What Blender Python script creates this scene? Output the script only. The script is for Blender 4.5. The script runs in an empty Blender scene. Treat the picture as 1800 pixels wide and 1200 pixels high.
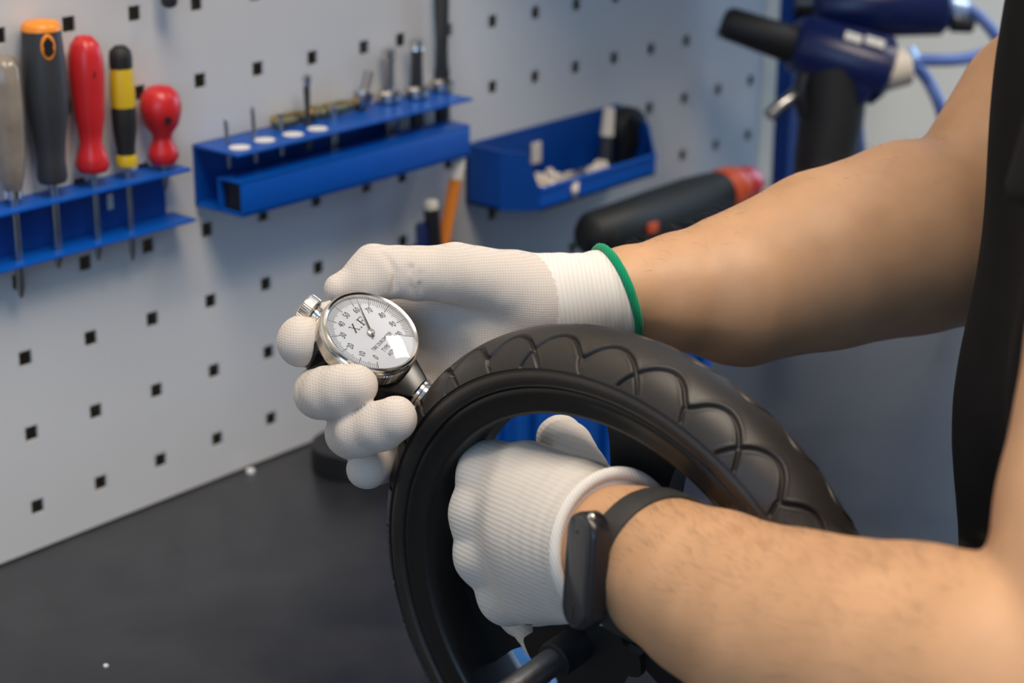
import bpy, bmesh, math, random
import numpy as np
from mathutils import Vector, Matrix

random.seed(7)
rng = np.random.default_rng(7)
SC = bpy.context.scene
COL = SC.collection

# ------------------------------------------------------------------ camera
F_PX = 3445.83
YAW, PITCH, ROLL = 0.861684, 0.341451, 0.006103
CP = np.array([-0.666508, -0.968837, 1.446468])
CF = np.array([math.sin(YAW)*math.cos(PITCH), math.cos(YAW)*math.cos(PITCH), -math.sin(PITCH)])
_R = np.array([math.cos(YAW), -math.sin(YAW), 0.0])
_U = np.cross(_R, CF)
CR = _R*math.cos(ROLL) + _U*math.sin(ROLL)
CU = -_R*math.sin(ROLL) + _U*math.cos(ROLL)


def P(x, y, d):
    """point seen at photo pixel (x, y) standing d metres in front of the lens"""
    return CP + d*(CF + CR*(x-900)/F_PX - CU*(y-600)/F_PX)


def W(x, y, off=0.0):
    """point at photo pixel (x, y) standing off metres in front of the pegboard"""
    d = P(x, y, 1.0)-CP
    return CP + d*((-off-CP[1])/d[1])


def HZ(x, y, z):
    d = P(x, y, 1.0)-CP
    return CP + d*((z-CP[2])/d[2])


cam_data = bpy.data.cameras.new('camera')
cam = bpy.data.objects.new('camera', cam_data)
COL.objects.link(cam)
M = Matrix.Identity(4)
for i in range(3):
    M[i][0], M[i][1], M[i][2], M[i][3] = CR[i], CU[i], -CF[i], CP[i]
cam.matrix_world = M
cam_data.sensor_width = 36.0
cam_data.lens = F_PX/1800*36.0
cam_data.clip_start = 0.02
cam_data.dof.use_dof = True
cam_data.dof.focus_distance = 0.915
cam_data.dof.aperture_fstop = 7.6
SC.camera = cam

# ------------------------------------------------------------------ light
SC.view_settings.view_transform = 'Standard'
SC.view_settings.look = 'None'
SC.view_settings.gamma = 1.0
SC.view_settings.use_curve_mapping = False
SC.view_settings.exposure = 0.62

world = bpy.data.worlds.new('world')
SC.world = world
world.use_nodes = True
wb = world.node_tree.nodes['Background']
wb.inputs[0].default_value = (0.50, 0.58, 0.72, 1)
wb.inputs[1].default_value = 0.18
BENCH = 0.9


def area(name, loc, target, size, size_y, power, color):
    l = bpy.data.lights.new(name, 'AREA')
    l.shape = 'RECTANGLE'
    l.size, l.size_y = size, size_y
    l.energy = power
    l.color = color
    o = bpy.data.objects.new(name, l)
    COL.objects.link(o)
    o.location = loc
    d = Vector(target)-Vector(loc)
    o.rotation_euler = d.to_track_quat('-Z', 'Y').to_euler()
    return o


area('ceiling_panel_light', (-0.28, -0.92, 2.62), (-0.28, -0.92, 0), 0.6, 1.2, 19.5, (1.0, 0.85, 0.69))
area('ceiling_panel_light_far', (1.2, -1.0, 2.62), (1.2, -1.0, 0), 0.36, 0.42, 11, (1.0, 0.88, 0.74))
area('window_daylight', (2.95, -0.75, 1.75), (0.0, -0.45, 1.0), 1.8, 1.5, 26, (0.45, 0.68, 1.0))
area('rear_blue_fill', (-2.6, -1.9, 1.9), (0.0, 0.0, 1.1), 1.6, 1.4, 14.5, (0.36, 0.62, 1.0))  # blue fill added behind the camera; no window stands there
area('back_blue_sheen_light', (1.80, 0.20, 1.76), (1.80, -1.0, 1.56), 1.6, 1.2, 72, (0.22, 0.50, 1.0))  # added blue light in the back opening, for sheen on bench and tyre

# ------------------------------------------------------------------ materials


def mat(name, color, rough=0.5, metal=0.0, spec=0.5, noise=None, bump=None, coat=0.0, sss=0.0, trans=0.0, emit=None):
    """noise=(scale, amount) colour variation; bump=(scale, strength, distance)"""
    m = bpy.data.materials.new(name)
    m.use_nodes = True
    nt = m.node_tree
    b = nt.nodes['Principled BSDF']
    b.inputs['Base Color'].default_value = (*color, 1)
    b.inputs['Roughness'].default_value = rough
    b.inputs['Metallic'].default_value = metal
    b.inputs['Specular IOR Level'].default_value = spec
    b.inputs['Coat Weight'].default_value = coat
    if sss:
        b.inputs['Subsurface Weight'].default_value = sss
        b.inputs['Subsurface Radius'].default_value = (0.6, 0.25, 0.12)
        b.inputs['Subsurface Scale'].default_value = 0.006
    if trans:
        b.inputs['Transmission Weight'].default_value = trans
    if emit:
        b.inputs['Emission Color'].default_value = (*emit[0], 1)
        b.inputs['Emission Strength'].default_value = emit[1]
    tc = nt.nodes.new('ShaderNodeTexCoord')
    if noise:
        n = nt.nodes.new('ShaderNodeTexNoise')
        n.inputs['Scale'].default_value = noise[0]
        n.inputs['Detail'].default_value = 6
        nt.links.new(tc.outputs['Object'], n.inputs['Vector'])
        r = nt.nodes.new('ShaderNodeValToRGB')
        a = noise[1]
        r.color_ramp.elements[0].position = 0.3
        r.color_ramp.elements[1].position = 0.72
        r.color_ramp.elements[0].color = (*[c*(1-a) for c in color], 1)
        r.color_ramp.elements[1].color = (*[min(1, c*(1+a)) for c in color], 1)
        nt.links.new(n.outputs['Fac'], r.inputs['Fac'])
        nt.links.new(r.outputs['Color'], b.inputs['Base Color'])
    if bump:
        n = nt.nodes.new('ShaderNodeTexNoise')
        n.inputs['Scale'].default_value = bump[0]
        n.inputs['Detail'].default_value = 5
        nt.links.new(tc.outputs['Object'], n.inputs['Vector'])
        bp = nt.nodes.new('ShaderNodeBump')
        bp.inputs['Strength'].default_value = bump[1]
        bp.inputs['Distance'].default_value = bump[2]
        nt.links.new(n.outputs['Fac'], bp.inputs['Height'])
        nt.links.new(bp.outputs['Normal'], b.inputs['Normal'])
    return m


def knit_mat(name, color, dirs, periods, strength, dark, distort=0.0, distance=0.0005):
    """knitted fabric: two crossing sets of fine ribs measured along world directions"""
    m = bpy.data.materials.new(name)
    m.use_nodes = True
    nt = m.node_tree
    b = nt.nodes['Principled BSDF']
    b.inputs['Roughness'].default_value = 0.9
    b.inputs['Specular IOR Level'].default_value = 0.2
    b.inputs['Sheen Weight'].default_value = 0.15
    tc = nt.nodes.new('ShaderNodeTexCoord')
    nz = nt.nodes.new('ShaderNodeTexNoise')
    nz.inputs['Scale'].default_value = 22
    nz.inputs['Detail'].default_value = 2
    nt.links.new(tc.outputs['Object'], nz.inputs['Vector'])
    sines = []
    for dvec, per in zip(dirs, periods):
        dot = nt.nodes.new('ShaderNodeVectorMath')
        dot.operation = 'DOT_PRODUCT'
        dot.inputs[1].default_value = tuple(np.array(dvec)*2*math.pi/per)
        nt.links.new(tc.outputs['Object'], dot.inputs[0])
        ad = nt.nodes.new('ShaderNodeMath')
        ad.operation = 'MULTIPLY_ADD'
        ad.inputs[1].default_value = distort
        nt.links.new(nz.outputs['Fac'], ad.inputs[0])
        nt.links.new(dot.outputs['Value'], ad.inputs[2])
        s = nt.nodes.new('ShaderNodeMath')
        s.operation = 'SINE'
        nt.links.new(ad.outputs[0], s.inputs[0])
        s2 = nt.nodes.new('ShaderNodeMath')
        s2.operation = 'MULTIPLY_ADD'
        s2.inputs[1].default_value = 0.5
        s2.inputs[2].default_value = 0.5
        nt.links.new(s.outputs[0], s2.inputs[0])
        sines.append(s2)
    if len(sines) == 2:
        mx = nt.nodes.new('ShaderNodeMath')
        mx.operation = 'MAXIMUM'
        nt.links.new(sines[0].outputs[0], mx.inputs[0])
        nt.links.new(sines[1].outputs[0], mx.inputs[1])
        h = mx.outputs[0]
    else:
        h = sines[0].outputs[0]
    cr = nt.nodes.new('ShaderNodeValToRGB')
    cr.color_ramp.elements[0].color = (*[c*dark for c in color], 1)
    cr.color_ramp.elements[0].position = 0.05
    cr.color_ramp.elements[1].color = (*color, 1)
    cr.color_ramp.elements[1].position = 0.6
    nt.links.new(h, cr.inputs['Fac'])
    nt.links.new(cr.outputs['Color'], b.inputs['Base Color'])
    bp = nt.nodes.new('ShaderNodeBump')
    bp.inputs['Strength'].default_value = strength
    bp.inputs['Distance'].default_value = distance
    nt.links.new(h, bp.inputs['Height'])
    nt.links.new(bp.outputs['Normal'], b.inputs['Normal'])
    return m


MT = {}
MT['peg'] = mat('white_powder_coat', (0.62, 0.62, 0.61), 0.38, noise=(6, 0.03), bump=(900, 0.05, 0.0002))
MT['plaster'] = mat('beige_wall_paint', (0.78, 0.69, 0.55), 0.85, noise=(3, 0.04))
MT['floor'] = mat('grey_floor', (0.12, 0.12, 0.125), 0.6, noise=(4, 0.2))
MT['ceiling'] = mat('ceiling_paint', (0.7, 0.7, 0.68), 0.9)
MT['blue'] = mat('blue_powder_coat', (0.001, 0.082, 0.42), 0.38, spec=0.3, noise=(10, 0.05))
MT['bluedark'] = mat('blue_plastic', (0.001, 0.056, 0.29), 0.42, spec=0.35, noise=(10, 0.05))
MT['navy'] = mat('navy_blue_enamel', (0.006, 0.014, 0.085), 0.3)
MT['steel'] = mat('steel', (0.42, 0.40, 0.38), 0.3, 1.0, noise=(60, 0.15))
MT['chrome'] = mat('chrome', (0.78, 0.76, 0.73), 0.16, 1.0)
MT['nickel'] = mat('nickel_knurl', (0.66, 0.62, 0.56), 0.24, 1.0)
MT['darksteel'] = mat('dark_steel', (0.10, 0.095, 0.09), 0.35, 0.9, noise=(60, 0.2))
MT['brass'] = mat('brass', (0.62, 0.45, 0.20), 0.3, 1.0)
MT['black'] = mat('black_plastic', (0.012, 0.012, 0.013), 0.35)
MT['blacksoft'] = mat('black_soft_plastic', (0.009, 0.009, 0.009), 0.6)
MT['charcoal'] = mat('charcoal_handle_rubber', (0.035, 0.037, 0.042), 0.42)
MT['orange'] = mat('orange_plastic', (0.90, 0.28, 0.02), 0.35)
MT['red'] = mat('red_plastic', (0.58, 0.018, 0.022), 0.32)
MT['yellow'] = mat('yellow_plastic', (0.68, 0.46, 0.015), 0.35)
MT['smoke'] = mat('smoky_clear_plastic', (0.24, 0.20, 0.16), 0.22, noise=(40, 0.3))
MT['orangered'] = mat('orange_red_plastic', (0.62, 0.09, 0.025), 0.4)
MT['greenblack'] = mat('dark_green_black_rubber', (0.008, 0.010, 0.008), 0.55)
MT['white'] = mat('white_print', (0.82, 0.80, 0.74), 0.6)
MT['pencil'] = mat('orange_pencil_paint', (0.80, 0.24, 0.03), 0.35)
MT['pencilend'] = mat('pale_pencil_end', (0.74, 0.66, 0.54), 0.6)
MT['rubber'] = mat('tyre_rubber', (0.024, 0.021, 0.019), 0.46, noise=(30, 0.18), bump=(1400, 0.12, 0.0003))
MT['rim'] = mat('black_rim_plastic', (0.010, 0.010, 0.010), 0.4, bump=(900, 0.06, 0.0002))
MT['hose'] = mat('blue_air_hose', (0.10, 0.17, 0.46), 0.3)
MT['fit'] = mat('pale_blue_fitting', (0.42, 0.58, 0.82), 0.3, 0.4)
MT['shirt'] = mat('black_cotton', (0.0075, 0.0075, 0.0085), 0.92, spec=0.2, noise=(40, 0.25), bump=(1800, 0.15, 0.0004))
MT['trousers'] = mat('dark_grey_trousers', (0.02, 0.022, 0.027), 0.9)
MT['shoe'] = mat('black_shoe_leather', (0.015, 0.014, 0.013), 0.5)
MT['skin'] = mat('skin', (0.58, 0.335, 0.185), 0.46, spec=0.4, noise=(38, 0.09), bump=(420, 0.16, 0.0005), sss=0.12)
MT['hair'] = mat('dark_brown_hair', (0.03, 0.018, 0.01), 0.5)
MT['green'] = knit_mat('green_hem_thread', (0.0, 0.30, 0.135), [CR], [0.0012], 0.35, 0.75)
MT['knit_r'] = knit_mat('white_knit_fine_mesh', (0.62, 0.565, 0.51), [CR*0.98+CF*0.2, CU*0.95-CF*0.3], [0.00125, 0.00115], 0.22, 0.82, 2.5)
MT['knit_l'] = knit_mat('white_knit_ribbed', (0.65, 0.615, 0.57), [CU*0.96+CR*0.28], [0.00215], 0.18, 0.95, 9.0, 0.0005)
MT['edge_knit'] = knit_mat('white_rolled_edge', (0.74, 0.72, 0.67), [CR*0.9+CU*0.4], [0.0014], 0.3, 0.9, 3.0, 0.0004)
MT['cuff_knit'] = knit_mat('white_ribbed_cuff', (0.76, 0.735, 0.69), [CR*0.9+CU*0.12], [0.0020], 0.28, 0.92, 5.0, 0.0005)
MT['strap'] = mat('dark_grey_silicone', (0.030, 0.030, 0.031), 0.55)
MT['capsule'] = mat('tracker_shell', (0.014, 0.014, 0.016), 0.3)
MT['screen'] = mat('tracker_screen', (0.028, 0.031, 0.038), 0.22, coat=0.3)
MT['dialwhite'] = mat('dial_white', (0.58, 0.63, 0.71), 0.5)
MT['ink'] = mat('dial_ink', (0.02, 0.02, 0.024), 0.6)
MT['paper'] = mat('white_scrap', (0.8, 0.8, 0.78), 0.7)
MT['wood'] = mat('grey_steel_frame', (0.08, 0.085, 0.09), 0.5)


def bench_mat():
    m = mat('charcoal_bench_mat', (0.036, 0.035, 0.036), 0.44, bump=(240, 0.12, 0.0006))
    nt = m.node_tree
    b = nt.nodes['Principled BSDF']
    tc = nt.nodes.new('ShaderNodeTexCoord')
    n = nt.nodes.new('ShaderNodeTexNoise')
    n.inputs['Scale'].default_value = 14
    n.inputs['Detail'].default_value = 9
    n.inputs['Roughness'].default_value = 0.65
    nt.links.new(tc.outputs['Object'], n.inputs['Vector'])
    r = nt.nodes.new('ShaderNodeValToRGB')
    r.color_ramp.elements[0].position = 0.35
    r.color_ramp.elements[0].color = (0.016, 0.017, 0.021, 1)
    r.color_ramp.elements[1].position = 0.75
    r.color_ramp.elements[1].color = (0.036, 0.036, 0.041, 1)
    nt.links.new(n.outputs['Fac'], r.inputs['Fac'])
    nt.links.new(r.outputs['Color'], b.inputs['Base Color'])
    r2 = nt.nodes.new('ShaderNodeMapRange')
    r2.inputs['To Min'].default_value = 0.28
    r2.inputs['To Max'].default_value = 0.42
    nt.links.new(n.outputs['Fac'], r2.inputs['Value'])
    nt.links.new(r2.outputs['Result'], b.inputs['Roughness'])
    return m


MT['bench'] = bench_mat()


def glass_mat():
    m = bpy.data.materials.new('gauge_glass')
    m.use_nodes = True
    nt = m.node_tree
    nt.nodes.remove(nt.nodes['Principled BSDF'])
    out = nt.nodes['Material Output']
    tr = nt.nodes.new('ShaderNodeBsdfTransparent')
    gl = nt.nodes.new('ShaderNodeBsdfGlossy')
    gl.inputs['Roughness'].default_value = 0.02
    fr = nt.nodes.new('ShaderNodeFresnel')
    fr.inputs['IOR'].default_value = 1.5
    mx = nt.nodes.new('ShaderNodeMixShader')
    nt.links.new(fr.outputs[0], mx.inputs[0])
    nt.links.new(tr.outputs[0], mx.inputs[1])
    nt.links.new(gl.outputs[0], mx.inputs[2])
    nt.links.new(mx.outputs[0], out.inputs['Surface'])
    return m


MT['glass'] = glass_mat()

# ------------------------------------------------------------------ object helpers


def empty(name, base, label, cat, group=None):
    o = bpy.data.objects.new(name, None)
    COL.objects.link(o)
    o.location = tuple(base)
    o.empty_display_size = 0.02
    o['label'] = label
    o['category'] = cat
    if group:
        o['group'] = group
    o['_b'] = [float(v) for v in base]
    return o


def world_base(o):
    return np.array(o['_b'])


def make(name, geo, material, parent=None, smooth=None, label=None, cat=None, group=None, kind=None):
    """geo=(verts, faces) in world coordinates -> one mesh object, child of parent when given"""
    v, f = geo
    v = np.asarray(v, float)
    if parent is not None:
        base = world_base(parent)
    else:
        lo, hi = v.min(0), v.max(0)
        base = np.array([(lo[0]+hi[0])/2, (lo[1]+hi[1])/2, lo[2]])
    me = bpy.data.meshes.new(name)
    me.from_pydata([tuple(p) for p in (v-base)], [], [tuple(int(i) for i in q) for q in f])
    me.materials.append(MT[material] if isinstance(material, str) else material)
    if smooth is not None:
        me.shade_smooth()
        if smooth < 180:
            me.set_sharp_from_angle(angle=math.radians(smooth))
    me.update()
    o = bpy.data.objects.new(name, me)
    COL.objects.link(o)
    o['_b'] = [float(x) for x in base]
    if parent is not None:
        o.parent = parent
    else:
        o.location = tuple(base)
    if label:
        o['label'] = label
    if cat:
        o['category'] = cat
    if group:
        o['group'] = group
    if kind:
        o['kind'] = kind
    return o


def nrm(v):
    v = np.asarray(v, float)
    return v/np.linalg.norm(v)


def frame(axis, up=(0, 0, 1)):
    a = nrm(axis)
    u = np.asarray(up, float)
    if abs(a @ nrm(u)) > 0.97:
        u = np.array([1.0, 0, 0]) if abs(a[0]) < 0.9 else np.array([0, 1.0, 0])
    s = nrm(np.cross(u, a))
    return s, np.cross(a, s), a


def merge(*gs):
    V, Fc, n = [], [], 0
    for v, f in gs:
        v = np.asarray(v, float)
        V.append(v)
        Fc += [tuple(i+n for i in q) for q in f]
        n += len(v)
    return np.concatenate(V), Fc


def box(c, half, ax=None, bev=0.0, seg=2):
    c = np.asarray(c, float)
    A = np.eye(3) if ax is None else np.array(ax, float)
    bm = bmesh.new()
    bmesh.ops.create_cube(bm, size=2.0)
    for v in bm.verts:
        v.co = Vector([v.co[i]*half[i] for i in range(3)])
    if bev > 0:
        bmesh.ops.bevel(bm, geom=list(bm.edges), offset=bev, segments=seg, profile=0.5, affect='EDGES')
    bm.verts.index_update()
    V = np.array([v.co[:] for v in bm.verts])
    Fc = [tuple(v.index for v in f.verts) for f in bm.faces]
    bm.free()
    return c+V@A, Fc


def box2(lo, hi, bev=0.0, seg=2):
    lo, hi = np.array(lo, float), np.array(hi, float)
    return box((lo+hi)/2, (hi-lo)/2, None, bev, seg)


def lathe(prof, origin, axis, seg=32, up=(0, 0, 1), mod=None, caps=True):
    """prof = [(radius, height along axis)...]"""
    s, t, a = frame(axis, up)
    o = np.asarray(origin, float)
    V, Fc = [], []
    n = seg
    for (r, h) in prof:
        for j in range(n):
            th = 2*math.pi*j/n
            rr = r if mod is None else mod(r, h, th)
            V.append(o+a*h+rr*(math.cos(th)*s+math.sin(th)*t))
    for i in range(len(prof)-1):
        for j in range(n):
            k = (j+1) % n
            Fc.append((i*n+j, i*n+k, (i+1)*n+k, (i+1)*n+j))
    if caps and prof[0][0] > 1e-6:
        Fc.append(tuple(range(n-1, -1, -1)))
    if caps and prof[-1][0] > 1e-6:
        Fc.append(tuple(range((len(prof)-1)*n, len(prof)*n)))
    return np.array(V), Fc


def rod(a, b, r, r2=None, seg=16):
    a, b = np.asarray(a, float), np.asarray(b, float)
    L = np.linalg.norm(b-a)
    r2 = r if r2 is None else r2
    return lathe([(r, 0), (r2, L)], a, b-a, seg)


def sweep(pts, rad, seg=12, closed=False, sect=None):
    pts = np.asarray(pts, float)
    n = len(pts)
    rad = np.broadcast_to(np.asarray(rad, float), (n,))
    if closed:
        tg = np.roll(pts, -1, 0)-np.roll(pts, 1, 0)
    else:
        tg = np.gradient(pts, axis=0)
    tg /= np.linalg.norm(tg, axis=1)[:, None]
    s, t, _ = frame(tg[0])
    V, Fc = [], []
    for i in range(n):
        s = nrm(s-(s@tg[i])*tg[i])
        t = np.cross(tg[i], s)
        for j in range(seg):
            th = 2*math.pi*j/seg
            V.append(pts[i]+rad[i]*(math.cos(th)*s+math.sin(th)*t))
    m = n if closed else n-1
    for i in range(m):
        for j in range(seg):
            k = (j+1) % seg
            i2 = (i+1) % n
            Fc.append((i*seg+j, i*seg+k, i2*seg+k, i2*seg+j))
    if not closed:
        Fc.append(tuple(range(seg-1, -1, -1)))
        Fc.append(tuple(range((n-1)*seg, n*seg)))
    return np.array(V), Fc


def spline(pts, n=40):
    pts = np.asarray(pts, float)
    m = len(pts)
    out = []
    for u in np.linspace(0, m-1, n):
        i = min(int(u), m-2)
        t = u-i
        p0, p1, p2, p3 = pts[max(i-1, 0)], pts[i], pts[i+1], pts[min(i+2, m-1)]
        out.append(0.5*((2*p1)+(-p0+p2)*t+(2*p0-5*p1+4*p2-p3)*t*t+(-p0+3*p1-3*p2+p3)*t**3))
    return np.array(out)


def prism(poly, origin, ex, ey, ez, h):
    """polygon in (ex, ey), extruded h along ez"""
    o = np.asarray(origin, float)
    n = len(poly)
    V = [o+ex*x+ey*y for x, y in poly]+[o+ex*x+ey*y+ez*h for x, y in poly]
    Fc = [tuple(range(n-1, -1, -1)), tuple(range(n, 2*n))]
    for i in range(n):
        k = (i+1) % n
        Fc.append((i, k, n+k, n+i))
    return np.array(V), Fc


# ------------------------------------------------------------------ implicit surfaces
def cone(p, a, b, ra, rb):
    a, b = np.asarray(a, float), np.asarray(b, float)
    ab = b-a
    t = np.clip(((p-a)@ab)/(ab@ab), 0, 1)
    return np.linalg.norm(p-a-t[:, None]*ab, axis=1)-(ra+(rb-ra)*t)


def smin(a, b, k):
    h = np.clip(0.5+0.5*(b-a)/k, 0, 1)
    return b+(a-b)*h-k*h*(1-h)


def chain(p, J, k=0.0015):
    d = None
    for (a, ra), (b, rb) in zip(J[:-1], J[1:]):
        c = cone(p, a, b, ra, rb)
        d = c if d is None else smin(d, c, k)
    return d


def sdf_mesh(fn, lo, hi, h, B=12):
    lo, hi = np.array(lo, float), np.array(hi, float)
    n = (np.ceil((hi-lo)/h/B).astype(int))*B
    nb = n//B
    g = np.meshgrid(*[np.arange(k) for k in nb], indexing='ij')
    bi = np.stack([x.ravel() for x in g], 1)
    cen = lo+(bi*B+B/2-0.5)*h
    d = fn(cen)
    act = np.abs(d) < B*h*0.87*1.35+0.004
    val = np.empty(n, np.float32)
    sign = np.where(d < 0, -1.0, 1.0).reshape(nb)
    val[...] = np.kron(sign, np.ones((B, B, B))).astype(np.float32)
    loc = np.stack([x.ravel() for x in np.meshgrid(*[np.arange(B)]*3, indexing='ij')], 1)
    ab = bi[act]
    for s in range(0, len(ab), 150):
        idx = (ab[s:s+150, None]*B+loc[None]).reshape(-1, 3)
        val[idx[:, 0], idx[:, 1], idx[:, 2]] = fn(lo+idx*h)
    ins = val < 0
    c = np.zeros(np.array(n)-1, np.int8)
    for dx in (0, 1):
        for dy in (0, 1):
            for dz in (0, 1):
                c += ins[dx:n[0]-1+dx, dy:n[1]-1+dy, dz:n[2]-1+dz]
    A = np.argwhere((c > 0) & (c < 8))
    num = np.full(c.shape, -1, np.int64)
    num[A[:, 0], A[:, 1], A[:, 2]] = np.arange(len(A))
    corners = [(0, 0, 0), (1, 0, 0), (0, 1, 0), (1, 1, 0), (0, 0, 1), (1, 0, 1), (0, 1, 1), (1, 1, 1)]
    cv = [val[A[:, 0]+q[0], A[:, 1]+q[1], A[:, 2]+q[2]] for q in corners]
    acc = np.zeros((len(A), 3))
    cnt = np.zeros(len(A))
    for i in range(8):
        for j in range(i+1, 8):
            di = np.array(corners[j])-np.array(corners[i])
            if np.abs(di).sum() != 1:
                continue
            mk = (cv[i] < 0) != (cv[j] < 0)
            den = cv[i]-cv[j]
            t = np.where(mk, cv[i]/np.where(np.abs(den) < 1e-12, 1, den), 0)
            acc += np.where(mk[:, None], np.array(corners[i])+t[:, None]*di, 0)
            cnt += mk
    V = lo+(A+acc/cnt[:, None])*h
    faces = []
    for ax in range(3):
        o1, o2 = (ax+1) % 3, (ax+2) % 3
        sl0 = [slice(None)]*3
        sl1 = [slice(None)]*3
        sl0[ax] = slice(0, -1)
        sl1[ax] = slice(1, None)
        s0, s1 = ins[tuple(sl0)], ins[tuple(sl1)]
        E = np.argwhere(s0 != s1)
        E = E[(E[:, o1] > 0) & (E[:, o2] > 0) & (E[:, o1] < n[o1]-1) & (E[:, o2] < n[o2]-1)]
        q = []
        for (a, b) in ((-1, -1), (0, -1), (0, 0), (-1, 0)):
            e = E.copy()
            e[:, o1] += a
            e[:, o2] += b
            q.append(num[e[:, 0], e[:, 1], e[:, 2]])
        q = np.stack(q, 1)
        fl = ~ins[E[:, 0], E[:, 1], E[:, 2]]
        q[fl] = q[fl][:, ::-1]
        faces.append(q[(q >= 0).all(1)])
    Fc = np.concatenate(faces)
    return V, Fc


def make_sdf(name, fn, lo, hi, h, material, parent, label=None, kind=None):
    V, Fc = sdf_mesh(fn, lo, hi, h)
    return make(name, (V, Fc.tolist()), material, parent, 180, label, kind=kind)


# ------------------------------------------------------------------ the room
def struct(name, geo, material):
    return make(name, geo, material, kind='structure')


struct('floor', box2((-3.2, -3.2, -0.05), (3.2, 0.14, 0.0)), 'floor')
wbk = merge(box2((-3.2, 0.04, 0.0), (0.98, 0.14, 2.8)), box2((2.65, 0.04, 0.0), (3.2, 0.14, 2.8)), box2((0.98, 0.04, 0.0), (2.65, 0.14, 1.13)), box2((0.98, 0.04, 2.4), (2.65, 0.14, 2.8)))
struct('wall_back', wbk, 'plaster')
win_added = struct('window_added', merge(box2((0.98, 0.05, 1.13), (1.03, 0.10, 2.4)), box2((2.60, 0.05, 1.13), (2.65, 0.10, 2.4)), box2((1.03, 0.05, 1.13), (2.60, 0.10, 1.18)), box2((1.03, 0.05, 2.35), (2.60, 0.10, 2.4)), box2((1.83, 0.06, 1.18), (1.87, 0.09, 2.35))), 'ceiling')  # unseen window added to give the bench its blue sheen
for x0, x1 in ((1.03, 1.83), (1.87, 2.60)):
    make('pane', box2((x0, 0.072, 1.18), (x1, 0.078, 2.35)), 'glass', win_added)
struct('ceiling', box2((-3.2, -3.2, 2.8), (3.2, 0.14, 2.85)), 'ceiling')
struct('wall_left', box2((-3.3, -3.2, 0.0), (-3.2, 0.14, 2.8)), 'plaster')
# right wall with a window opening
wr = merge(box2((3.2, -3.2, 0.0), (3.3, 0.14, 0.95)), box2((3.2, -3.2, 2.55), (3.3, 0.14, 2.8)),
           box2((3.2, -3.2, 0.95), (3.3, -1.75, 2.55)), box2((3.2, -0.05, 0.95), (3.3, 0.14, 2.55)))
struct('wall_right', wr, 'plaster')
win = struct('window_1', merge(box2((3.19, -1.75, 0.95), (3.25, -1.69, 2.55)), box2((3.19, -0.11, 0.95), (3.25, -0.05, 2.55)),
                               box2((3.19, -1.69, 0.95), (3.25, -0.11, 1.01)), box2((3.19, -1.69, 2.49), (3.25, -0.11, 2.55)),
                               box2((3.2, -0.93, 1.01), (3.24, -0.87, 2.49))), 'ceiling')
for y0, y1 in ((-1.69, -0.93), (-0.87, -0.11)):
    make('pane', box2((3.215, y0, 1.01), (3.222, y1, 2.49)), 'glass', win)

# ------------------------------------------------------------------ pegboard panels
PITCH_H = 0.05
ZROW = 0.9+2.6*PITCH_H       # height of hole row 0


def pegboard(c0, c1, x0, x1, label, hooks):
    rows = list(range(-9, 3))
    t = 0.0015
    hh = 0.0047
    V, Fc = [], []

    def quad(a, b, c, d):
        n = len(V)
        V.extend([a, b, c, d])
        Fc.append((n, n+1, n+2, n+3))
    cols = list(range(0, int(round(c1-c0))+1))
    cx = [(c0+i)*PITCH_H for i in cols]
    cz = [ZROW-r*PITCH_H for r in rows]
    xs = [x0]
    for x in cx:
        xs += [x-hh, x+hh]
    xs.append(x1)
    zb, zt = 0.901, cz[0]+0.03
    zs = [zb]
    for z in sorted(cz):
        zs += [z-hh, z+hh]
    zs.append(zt)
    for i in range(len(xs)-1):
        for j in range(len(zs)-1):
            hole = (i % 2 == 1) and (j % 2 == 1)
            a, b, c, d = xs[i], xs[i+1], zs[j], zs[j+1]
            if not hole:
                quad((a, -t, c), (b, -t, c), (b, -t, d), (a, -t, d))
                quad((a, 0, d), (b, 0, d), (b, 0, c), (a, 0, c))
            else:
                quad((a, -t, c), (a, -t, d), (a, 0, d), (a, 0, c))
                quad((b, -t, d), (b, -t, c), (b, 0, c), (b, 0, d))
                quad((b, -t, c), (a, -t, c), (a, 0, c), (b, 0, c))
                quad((a, -t, d), (b, -t, d), (b, 0, d), (a, 0, d))
    # folded edges running back to the wall
    g = [(np.array(V), Fc)]
    g.append(box2((x0+0.0001, 0.0002, zb), (x0+0.0012, 0.038, zt)))
    g.append(box2((x1-0.0012, -t if x1 > 0.5 else 0.0002, zb), (x1, 0.038, zt)))
    g.append(box2((x0, 0.0002, zt-0.0012), (x1, 0.038, zt)))
    g.append(box2((x0, 0.0, zb), (x1, 0.038, zb+0.0012)))
    return make('pegboard_panel', merge(*g), 'peg', label=label, cat='pegboard', group='white pegboard panels')


OFF2 = 6.735
pegboard(-3, 6, -3.365*PITCH_H, 6.3685*PITCH_H, 'white square-hole pegboard panel behind the screwdrivers on the left', None)
pegboard(OFF2, OFF2+9, 6.3685*PITCH_H, 16.1*PITCH_H, 'white square-hole pegboard panel behind the blue parts bin', None)

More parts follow.
